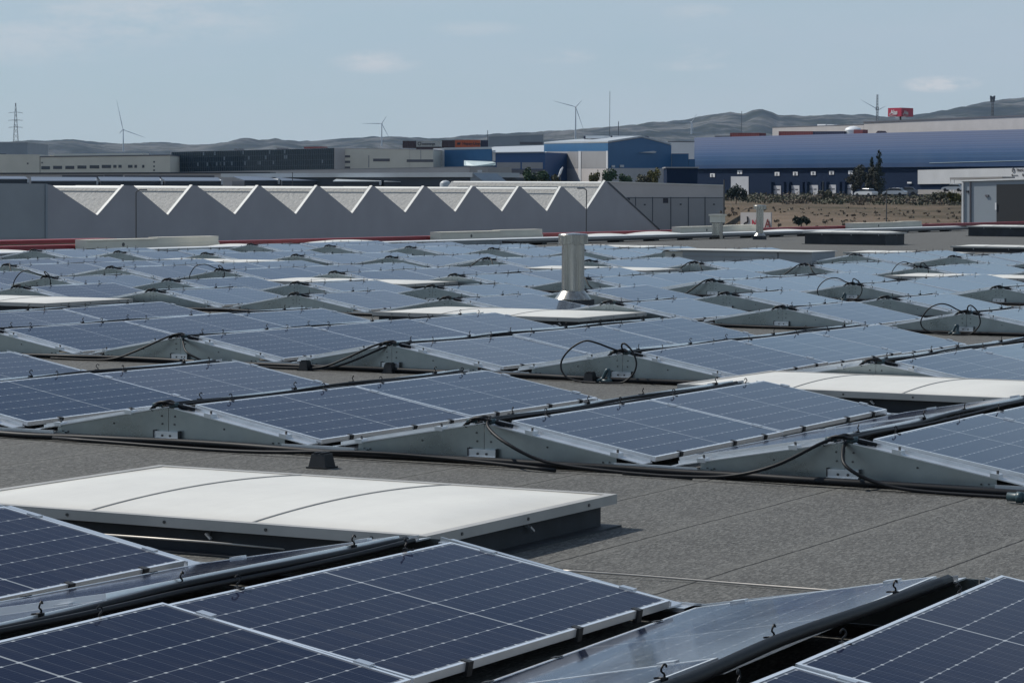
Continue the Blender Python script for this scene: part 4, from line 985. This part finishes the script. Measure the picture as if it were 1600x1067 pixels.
# small grey building at the right edge
f = Fac(1503, 178, 1640, 172); r_ = rootat('small_grey_building', base(f.at(1560, 357), -3), 'small grey metal building with a wide dark doorway at the right edge', 'building')
block(r_, f, 1503, 1640, 284, 280, -4, 9, 'bluegrey', 'lip', over=.12, rt=.06)
plate(r_, f, 'corner_post', [(1502.5, 284.5, 1505, 362)], 'palegrey', .1); plate(r_, f, 'downpipe', [(1514.6, 284.5, 1516.2, 362)], 'louvre', .09)
plate(r_, f, 'doorway', [(1557, 288.5, 1640, 362, 287, 362)], 'darkopen', .06); plate(r_, f, 'light', [(1554.6, 317, 1556.6, 328)], 'signwhite', .12)
plate(r_, f, 'vent', [(1539, 304.5, 1544, 307.5)], 'louvre', .08); plate(r_, f, 'alarm', [(1509, 298, 1512.5, 301)], 'ink', .12)
# board sign
f = Fac(1157, 225, 1206, 222); r_ = rootat('sign_board', base(f.at(1180, 358), -5), 'white board with dark and red letters behind the far flue', 'sign')
mb = MB(); mb.prism(f.quad(1157, 332, 1204.5, 361), -f.n*.12); put(mb, 'board', MAT['cream2'], r_)
mb = MB(); M4 = facing(f.at(1161, 356.5, .05), f); k_ = 225/F
mb.tube(spline([M4 @ Vector((x*k_, y*k_, 0)) for x, y in ((2, -6), (1.5, 2), (3, 7), (7, 9), (10, 9.5), (10, 14), (9.5, 18))], 4), .06, 6)
mb.tube([M4 @ Vector((9.5*k_, 0, 0)), M4 @ Vector((9.5*k_, 6*k_, 0))], .07, 6); put(mb, 'letters', MAT['ink'], r_)
mb = MB(); text_mb(mb, 'N', .78, facing(f.at(1174.5, 354, .06), f), 0, .01, .02); put(mb, 'letters', MAT['signred'], r_)
mb = MB(); text_mb(mb, 'A', .98, facing(f.at(1195, 355.5, .06), f), 0, .01, .02); put(mb, 'letters', MAT['warered'], r_)
for x in (1160, 1203):
    mb = MB(); a = f.at(x, 350, -.2); mb.tube([base(a, -6), a], .05, 6); put(mb, 'post', MAT['pole'], r_)

# ------------------------------------------------------------------ lamps, poles, masts, pylon, turbines
def lamp(px, ytop, D, dirx, label, arm=10, cat='street lamp', head=True, rad=.045):
    b = P(px, ytop, D); zb = land(D)-.4; r_ = empty('street_lamp' if head else 'pole', base(b, zb), label, cat)
    mb = MB(); mb.tube([base(b, zb), b], rad*1.3, 8, r1=rad); put(mb, 'post', MAT['pole'], r_)
    if head:
        e = b+CAM_X*(dirx*arm*D/F); mb = MB(); mb.tube([b, e+Vector((0, 0, .12))], .045, 6); put(mb, 'arm', MAT['pole'], r_)
        mb = MB(); c = e+Vector((0, 0, .1)); u = CAM_X*dirx; s = Vector((-u.y, u.x, 0))
        mb.prism([c-s*.14, c+u*.6-s*.1, c+u*.6+s*.1, c+s*.14], (0, 0, .1)); put(mb, 'head', MAT['lattice'], r_)
lamp(212.5, 300, 205, 1, 'tall street lamp against the left part of the sawtooth factory', 5)
lamp(916.5, 297.5, 215, -1, 'street lamp against the right part of the sawtooth factory', 3)
lamp(1385.5, 297.5, 240, 1, 'short lamp post in the dry field before the parked cars', 4, head=True)
lamp(1131.5, 281, 300, 1, 'slim pole at the right corner of the flat-roofed grey block', head=False, cat='pole', rad=.09)
lamp(1286, 283, 480, 1, 'thin pale pole in front of the loading docks', head=False, cat='pole', rad=.09)
lamp(457, 269.5, 440, 1, 'thin dark mast in front of the glazed office', head=False, cat='pole', rad=.06)
lamp(953, 143, 2500, 1, 'very thin far mast in the sky right of the centre turbine', head=False, cat='mast', rad=.22)
lamp(966.5, 190, 2600, 1, 'tiny far mast on the ridge right of the centre turbine', head=False, cat='mast', rad=.4)
lamp(1159, 174, 3000, 1, 'tiny mast on the hill left of the pointed summit', head=False, cat='mast', rad=.3)
lamp(762, 204, 2500, 1, 'tiny mast on the ridge above the orange container', head=False, cat='mast', rad=.3)
def turbine(px, yh, yb, blades, D, label, tw=1.):
    h = P(px, yh, D); zb = land(D) if yb is None else P(px, yb+12, D).z
    r_ = empty('wind_turbine', base(h, zb), label, 'wind turbine', 'white wind turbines along the far ridge'); k = D/F
    mb = MB(); mb.tube([base(h, zb), h], 1.55*tw*k*.75, 12, r1=.8*tw*k*.75); put(mb, 'tower', MAT['turbine'], r_, .6)
    fw = -Vector((V_f.x, V_f.y, 0)).normalized()
    mb = MB(); mb.tube([h-fw*4*k+Vector((0, 0, k*.5)), h+fw*2.5*k+Vector((0, 0, k*.5))], 1.3*k, 8, r1=.9*k); put(mb, 'nacelle', MAT['turbine'], r_)
    c = h+fw*3*k+Vector((0, 0, k*.5))
    for bx, by in blades:
        t_ = P(bx, by, D)+fw*3*k; d = (t_-c); s = d.normalized().cross(fw).normalized(); L_ = d.length
        mb = MB(); w = [(0, .35), (.08, .6), (.2, .85), (.5, .6), (.8, .38), (1, .12)]
        vs = []
        for u, ww in w:
            p = c+d*u
            vs += [p+s*ww*k*.75, p+fw*.3*k*(1.1-u), p-s*ww*k*.55, p-fw*.3*k*(1.1-u)]
        fs = [(i*4+j, i*4+(j+1) % 4, i*4+4+(j+1) % 4, i*4+4+j) for i in range(len(w)-1) for j in range(4)]
        mb.add(vs, fs+[(3, 2, 1, 0), tuple(range(len(vs)-4, len(vs)))]); put(mb, 'blade', MAT['turbine'], r_)
turbine(192.5, 203.5, 225, [(182.5, 156), (229, 216), (186, 210)], 3600, 'wind turbine at left with one blade nearly upright')
turbine(596.5, 194, 217, [(566, 193.5), (604, 182), (609, 217)], 3600, 'wind turbine left of centre with a level blade')
turbine(899.5, 168, 207, [(864, 158), (909.5, 157), (912.5, 205)], 3300, 'tall wind turbine right of centre, a blade slanting down right', 1.15)
turbine(1080.5, 191.5, 198, [(1050, 189.5), (1089, 178), (1083, 205)], 4200, 'low wind turbine half sunk behind the ridge')
turbine(1372, 172.5, 190, [(1344, 156), (1384, 166), (1371, 196)], 4000, 'wind turbine half hidden by the lattice mast at right')
def lattice(name, px, yt, yb, wt, wb, D, label, cat, arms=(), seg=10, extra=None, r=.10):
    t_, b = P(px, yt, D), P(px, yb+10, D); k = D/F; r_ = empty(name, base(b, b.z), label, cat)
    fw = Vector((V_f.x, V_f.y, 0)).normalized(); sx = Vector((cs, sn, 0)); rr_ = r*k
    mb = MB(); Z = t_.z-b.z
    def c(u, i): w = (wb+(wt-wb)*u)*k/2; return Vector((t_.x, t_.y, b.z+Z*u))+sx*w*(1 if i in (0, 3) else -1)+fw*w*(1 if i < 2 else -1)
    for i in range(4): mb.tube([c(0, i), c(1, i)], rr_*1.5, 5)
    for s in range(seg):
        for i in range(4):
            a0, a1 = c(s/seg, i), c((s+1)/seg, (i+1) % 4); mb.tube([a0, a1], rr_, 4); mb.tube([c(s/seg, (i+1) % 4), c((s+1)/seg, i)], rr_, 4)
    put(mb, 'tower', MAT['lattice'], r_)
    for y, w in arms:
        p = P(px, y, D); mb = MB()
        for s in (-1, 1):
            e = p+sx*s*w*k; mb.tube([p+Vector((0, 0, 1.6*k)), e], rr_*1.3, 5); mb.tube([p, e], rr_*1.3, 5); mb.tube([e, e-Vector((0, 0, 1.5*k))], rr_, 4)
        put(mb, 'crossarm', MAT['lattice'], r_)
    if extra: extra(r_, k, sx, fw, t_)
lattice('pylon', 24.5, 161, 223, .8, 8.5, 1600, 'steel lattice electricity pylon with three crossarms at left', 'pylon', [(176.5, 11), (188.5, 11.5), (199.5, 11)], 9, r=.13)
def ant(r_, k, sx, fw, t_):
    mb = MB()
    for a in (-1, 1): 
        c = t_+sx*a*1.6*k-Vector((0, 0, 22*k)); mb.box(c.x-.6*k, c.x+.6*k, c.y-.6*k, c.y+.6*k, c.z-2.5*k, c.z+2.5*k)
    put(mb, 'antenna', MAT['lattice'], r_)
lattice('radio_mast', 1371, 148, 190, 2.0, 3.0, 1100, 'slim lattice radio mast left of the red cube sign', 'mast', (), 12, ant, .16)
def ant2(r_, k, sx, fw, t_):
    mb = MB()
    for a, zz in ((-2.8, 1.5), (2.8, 1.5), (0, 3), (-2.4, 6), (2.4, 6)):
        c = t_+sx*a*k-Vector((0, 0, zz*k)); mb.box(c.x-1.1*k, c.x+1.1*k, c.y-1.1*k, c.y+1.1*k, c.z-2.6*k, c.z+2.6*k)
    put(mb, 'antenna', MAT['lattice'], r_)
lattice('telecom_mast', 1551, 151, 186, 2.2, 3.4, 1000, 'stout telecom mast topped with antennas at the right', 'mast', (), 9, ant2, .2)
# red cube sign
D = 1000; k = D/F; a, b = Fac(1387.5, D+6, 1408.5, D), Fac(1408.5, D, 1427, D+7)
r_ = rootat('cube_sign', base(P(1408.5, 185, D), P(1408, 192, D).z), 'red box sign with white script lettering high above the warehouse', 'sign')
q = [a.at(1387.5, 169.3), a.at(1408.5, 168.3), b.at(1427, 169), None]; q[3] = q[0]+(q[2]-q[1])
zb_, zt2 = a.at(1387.5, 182.5).z, q[0].z
mb = MB(); mb.prism([base(p, zb_) for p in q], (0, 0, zt2-zb_)); put(mb, 'box', MAT['signred'], r_)
for fc, x0, sz, mt in ((a, 1391.5, 2.2, 'signwhite'), (b, 1412.5, 1.9, 'contwhite')):
    mb = MB(); M4 = facing(fc.at(x0, 178.6, .1), fc) @ Matrix.Shear('XZ', 4, (0, 0)); text_mb(mb, 'Alas', sz, M4, 0, .02, .05)
    mb.tube(spline([M4 @ Vector(v) for v in ((-.3, .4, 0), (-.6, -.2, 0), (0, -.5, 0), (3.2, -.35, 0))], 4), .09, 5); put(mb, 'lettering', MAT[mt], r_)
mb = MB(); c = (q[0]+q[2])/2; mb.tube([base(c, zb_-6), base(c, zb_)], .35, 8); put(mb, 'post', MAT['pole'], r_)
# satellite dish
c = P(876, 269, 420); r_ = rootat('satellite_dish', base(c, c.z-3), 'white dish seen edge-on among bushes above the sawtooth roof', 'dish')
mb = MB(); mb.tube([c-CAM_X*.35-CAM_Y*.75, c+CAM_X*.35+CAM_Y*.75], .12, 8); mb.tube([c-CAM_X*.15-CAM_Y*.4, c+CAM_X*.15+CAM_Y*.45], .2, 8); put(mb, 'dish', MAT['signwhite'], r_)
mb = MB(); mb.tube([c-Vector((0, 0, 6)), c], .06, 6); put(mb, 'post', MAT['pole'], r_)

# ------------------------------------------------------------------ trees, shrubs
def leafmat(name, c):
    m, t, b = nt(name); o = N(t, 'ShaderNodeTexCoord').outputs['Object']
    f = ramp(t, noise(t, 1.1, 3, .6, o), [(.35, 0.), (.65, 1.)])
    t.links.new(mixc(t, f, tuple(x*.55 for x in c), tuple(x*1.35 for x in c)), b.inputs['Base Color']); b.inputs['Roughness'].default_value = .7; b.inputs['Specular IOR Level'].default_value = .2
    return m
LEAF = {'dark': leafmat('dark conifer needles', (.022, .034, .024)), 'olive': leafmat('olive foliage', (.080, .080, .052)), 'umber': leafmat('dull olive leaves', (.040, .042, .028)), 'green': leafmat('green foliage', (.035, .065, .03)), 'yellow': leafmat('yellowing foliage', (.095, .09, .03)),
        'brown': leafmat('dry brown scrub', (.135, .108, .08))}
def crown(mb, clumps, leaf, rr):
    for (c, rx, rz, n) in clumps:
        for _ in range(n):
            d = Vector((rr.gauss(0, 1), rr.gauss(0, 1), rr.gauss(0, 1))).normalized()*(rr.random()**.45)
            p = Vector(c)+Vector((d.x*rx, d.y*rx, d.z*rz)); a = Vector((rr.gauss(0, 1), rr.gauss(0, 1), rr.gauss(0, 1))).normalized(); b = a.orthogonal().normalized(); s = leaf*rr.uniform(.6, 1.3)
            mb.add([p-a*s, p+b*s*.55, p+a*s, p-b*s*.55], [(0, 1, 2, 3)])
def plant(name, px, yb, yt, wpx, D, kind, label, cat, group=None, style='bush', seed=0, zbase=None):
    rr = random.Random(seed*31+int(px)); b = P(px, yb, D); t_ = P(px, yt, D); k = D/F; h = t_.z-b.z; w = wpx*k/2
    zb = b.z if zbase is None else zbase
    r_ = empty(name, base(b, zb), label, cat, group); mb = MB(); cl = []
    if style == 'bush':
        for i in range(9): cl.append(((b.x+rr.uniform(-.7, .7)*w, b.y+rr.uniform(-.7, .7)*w, b.z+h*rr.uniform(.25, .75)), w*rr.uniform(.3, .5), h*rr.uniform(.22, .38), 90))
    elif style == 'cone':
        for i in range(16):
            u = i/15; ww = w*(1-u)**.8+.12*w
            for j in range(3): cl.append(((b.x+rr.uniform(-1, 1)*ww*.7, b.y+rr.uniform(-1, 1)*ww*.7, b.z+h*(.08+.9*u)), ww*.5+.1, h*.05, int(50*(1.1-u))+8))
    else:
        for i in range(22):
            a = rr.uniform(0, 6.28); q = rr.random()**.6; u = rr.uniform(.22, .95)
            ww = w*(math.sin(math.pi*min(1, u*.8+.15)))
            cl.append(((b.x+math.cos(a)*ww*q, b.y+math.sin(a)*ww*q, b.z+h*u), w*rr.uniform(.22, .36), h*rr.uniform(.09, .15), 150))
    crown(mb, cl, max(.18, .9*k), rr); put(mb, 'crown', LEAF[kind], r_)
    mb = MB(); tr = max(.05, w*.06)
    mb.tube([Vector((b.x, b.y, zb-.3)), Vector((b.x+.05*w, b.y, b.z+h*.35)), Vector((b.x, b.y, b.z+h*.85))], tr, 6, r1=tr*.3)
    for c in cl[::3]: mb.tube([Vector((b.x, b.y, b.z+h*.3)), Vector(c[0])], tr*.4, 4, r1=tr*.12)
    put(mb, 'trunk', MAT['bark'], r_)
plant('conifer_tree', 1373, 309, 236, 26, 545, 'dark', 'dark pointed conifer rising in front of the banded warehouse', 'tree', style='cone', seed=1)
plant('conifer_tree', 1361.5, 309, 247, 18, 555, 'dark', 'smaller dark conifer just left of the taller pointed one', 'tree', style='cone', seed=5)
plant('broad_tree', 1344, 309, 258, 44, 535, 'umber', 'broad olive tree covering the last dock, left of the conifer', 'tree', style='tree', seed=2)
plant('broad_tree', 1364, 309, 262, 36, 530, 'umber', 'olive tree under the dark conifer, by the white cars', 'tree', style='tree', seed=3)
for i, (px, yb, yt, w, kd, lb) in enumerate([(824, 290, 262, 26, 'green', 'green bush at the left of the pair before the blue annex'), (846, 290, 266, 34, 'green', 'wider green bush before the blue annex'), (869, 290, 271, 16, 'olive', 'small olive bush left of the white dish'),
        (927, 290, 265, 18, 'yellow', 'yellowish bush before the big blue warehouse door'), (954, 290, 263, 26, 'green', 'dark green bush under the corner of the big blue warehouse'), (982, 290, 270, 30, 'green', 'low green bush in the row before the blue gable'), (1004, 290, 272, 24, 'olive', 'low olive bush in the row before the blue gable'), (1022, 290, 261, 22, 'yellow', 'tall brownish bush at the right end of the row')]):
    plant('bush', px, yb, yt, w, 425, kd, lb, 'bush', 'bushes above the sawtooth roof', seed=10+i, zbase=land(425))
plant('bush', 1150, 316, 286, 30, 420, 'dark', 'dark bush beside the tall dock door', 'bush', seed=40)
plant('bush', 1290, 312, 296, 24, 470, 'olive', 'bush before the fourth loading dock', 'bush', seed=41)
plant('bush', 1492, 316, 300, 22, 330, 'yellow', 'yellowish bush next to the small grey building', 'bush', seed=42)
plant('bush', 1470, 312, 299, 40, 420, 'olive', 'olive bush left of the small grey building', 'bush', seed=43)
plant('bush', 1252, 352, 340, 30, 270, 'dark', 'dark bush low on the bank behind the parapet', 'bush', seed=44)
rr = random.Random(12); mb = MB(); mb2 = MB()
for i in range(240):
    px = rr.uniform(1128, 1500); D = rr.uniform(440, 575); p = P(px, 300, D); z = land(D)
    h = rr.uniform(.5, 1.5); crown(mb if rr.random() < .6 else mb2, [((p.x, p.y, z+h*.35), h*rr.uniform(1.2, 2.4), h*.55, 60)], .26, rr)
mb.build('scrub', LEAF['olive'], kind='stuff'); mb2.build('scrub', LEAF['brown'], kind='stuff')
mb = MB()
for i in range(160):
    px = rr.uniform(1120, 1510); D = rr.uniform(275, 410); p = P(px, 300, D); z = land(D)
    h = rr.uniform(.1, .35); crown(mb, [((p.x, p.y, z+h*.3), h*1.2, h*.7, 9)], .2, rr)
mb.build('dry_weeds', LEAF['brown'], kind='stuff')

# ------------------------------------------------------------------ parked cars
def car(px, yb, D, head, mat, label, s=1.):
    p = P(px, yb, D); r_ = empty('parked_car', base(p, p.z), label, 'car', 'cars parked in front of the warehouse')
    u = (CAM_X*math.cos(head)+Vector((V_f.x, V_f.y, 0))*math.sin(head)); u.z = 0; u.normalize(); v = Vector((-u.y, u.x, 0)); o = p
    def q(x, y, z): return o+u*x*s+v*y*s+Vector((0, 0, z*s))
    prof = [(-2.15, .35), (-2.2, .75), (-2.05, .95), (-1.0, 1.02), (1.0, .98), (1.9, .85), (2.2, .6), (2.2, .35)]
    mb = MB(); mb.prism([q(x, -.85, z) for x, z in prof], v*1.7*s); put(mb, 'body', MAT[mat], r_)
    cab = [(-1.75, .97), (-1.25, 1.42), (.3, 1.45), (1.1, .98)]
    mb = MB(); mb.prism([q(x, -.74, z) for x, z in cab], v*1.48*s); put(mb, 'windows', MAT['cardark'], r_)
    mb = MB(); mb.hexa([q(-1.28, -.72, 1.41), q(.32, -.72, 1.44), q(.32, .72, 1.44), q(-1.28, .72, 1.41), q(-1.2, -.66, 1.49), q(.25, -.66, 1.51), q(.25, .66, 1.51), q(-1.2, .66, 1.49)])
    put(mb, 'roof', MAT[mat], r_)
    for x in (-1.35, 1.4):
        for y in (-.88, .7):
            mb = MB(); mb.tube([q(x, y, .33), q(x, y+.18, .33)], .33*s, 14); put(mb, 'wheel', MAT['rubber'], r_)
car(1353, 307.5, 500, 2.3, 'carwhite', 'small white car at the left of the parked row, under the trees')
car(1398, 306.5, 500, 2.6, 'carwhite', 'white car behind the lamp post with dark windows')
car(1416, 304.8, 520, 2.9, 'cargrey', 'grey car at the right of the parked row')
car(1489, 299.5, 540, 2.7, 'carwhite', 'white car under the entrance canopy')

# ------------------------------------------------------------------ air
HAZE = 3.1e-5
mb = MB(); fw = Vector((-sn, cs, 0)); rt = Vector((cs, sn, 0))
c = [rt*(-9000)-fw*80, rt*9000-fw*80, rt*9000+fw*7300, rt*(-9000)+fw*7300]
mb.prism([Vector((p.x, p.y, -10.5)) for p in c], (0, 0, 420))
mt = bpy.data.materials.new('haze'); mt.use_nodes = True; t = mt.node_tree; t.nodes.clear()
out = N(t, 'ShaderNodeOutputMaterial'); pv = N(t, 'ShaderNodeVolumePrincipled'); pv.inputs['Color'].default_value = (.40, .64, 1, 1); pv.inputs['Density'].default_value = HAZE; pv.inputs['Anisotropy'].default_value = .2
t.links.new(pv.outputs[0], out.inputs['Volume'])
ho = mb.build('haze', mt, kind='stuff')

# ------------------------------------------------------------------ sun and sky
SUN_EL, SUN_AZ = R(45), R(-86)                                      # azimuth from +Y, clockwise positive
sd = Vector((math.sin(SUN_AZ)*math.cos(SUN_EL), math.cos(SUN_AZ)*math.cos(SUN_EL), math.sin(SUN_EL)))
sl = bpy.data.lights.new('sun', 'SUN'); sl.energy = 3.9; sl.angle = R(.53); sl.color = (1, .955, .88)
so = bpy.data.objects.new('sun', sl); COL.objects.link(so); so.rotation_euler = sd.to_track_quat('Z', 'Y').to_euler()
w = bpy.data.worlds.new('World'); sc.world = w; w.use_nodes = True; t = w.node_tree; bg = t.nodes['Background']
sky = N(t, 'ShaderNodeTexSky'); sky.sky_type = 'NISHITA'; sky.sun_disc = False; sky.sun_elevation = SUN_EL; sky.sun_rotation = SUN_AZ
sky.air_density = 1.0; sky.dust_density = .6; sky.ozone_density = 2.5; sky.altitude = 200
g = N(t, 'ShaderNodeTexCoord').outputs['Generated']
mp = N(t, 'ShaderNodeMapping'); mp.inputs['Scale'].default_value = (1, 1, 3.2); t.links.new(g, mp.inputs[0])
cl = ramp(t, noise(t, 3.1, 7, .62, mp.outputs[0]), [(.44, 0.), (.68, 1.)])
sx = N(t, 'ShaderNodeSeparateXYZ'); t.links.new(g, sx.inputs[0])
veil = ramp(t, sx.outputs[2], [(0., .80), (.10, .72), (.24, .42), (.6, .22)])
col = mixc(t, veil, sky.outputs[0], (3.95, 5.12, 5.95))
col = mixc(t, math_(t, 'MULTIPLY', cl, .45), col, (5.3, 5.8, 6.5))
def puff(px, py, rx, ry, s):
    global col
    d0 = ray(px, py).normalized()
    def dot_(v):
        n = N(t, 'ShaderNodeVectorMath'); n.operation = 'DOT_PRODUCT'; t.links.new(g, n.inputs[0]); n.inputs[1].default_value = v; return n.outputs['Value']
    a = math_(t, 'DIVIDE', math_(t, 'SUBTRACT', dot_(CAM_X), d0.dot(CAM_X)), rx/F); b = math_(t, 'DIVIDE', math_(t, 'SUBTRACT', dot_(CAM_Y), d0.dot(CAM_Y)), ry/F)
    rr2 = math_(t, 'ADD', math_(t, 'MULTIPLY', a, a), math_(t, 'MULTIPLY', b, b))
    nz = noise(t, 34, 8, .68, mp.outputs[0])
    fall = math_(t, 'MULTIPLY', math_(t, 'MAXIMUM', math_(t, 'SUBTRACT', 1., rr2), 0.), ramp(t, nz, [(.40, 0.), (.60, 1.)]))
    fall = math_(t, 'MULTIPLY', fall, math_(t, 'GREATER_THAN', dot_(V_f), 0.))
    col = mixc(t, math_(t, 'MINIMUM', math_(t, 'MULTIPLY', fall, s), .8), col, (6.6, 6.7, 6.8))
for a in ((585, 97, 80, 20, .7), (878, 88, 65, 14, .6), (1470, 132, 66, 14, 1.6), (1095, 82, 50, 15, .45), (1075, 103, 65, 10, .5), (740, 45, 90, 14, .3), (1090, 20, 60, 16, .4), (280, 20, 220, 55, .5), (60, 50, 200, 60, .45)): puff(*a)
t.links.new(col, bg.inputs[0]); bg.inputs[1].default_value = .10

# ------------------------------------------------------------------ render settings
sc.render.engine = 'CYCLES'
vs_ = sc.view_settings; vs_.view_transform = 'Standard'; vs_.look = 'None'; vs_.exposure = 0; vs_.gamma = 1; vs_.use_curve_mapping = False
sc.cycles.use_denoising = True; sc.cycles.max_bounces = 6; sc.cycles.volume_bounces = 0; sc.cycles.transparent_max_bounces = 4
sc.render.resolution_x, sc.render.resolution_y = 1024, 682
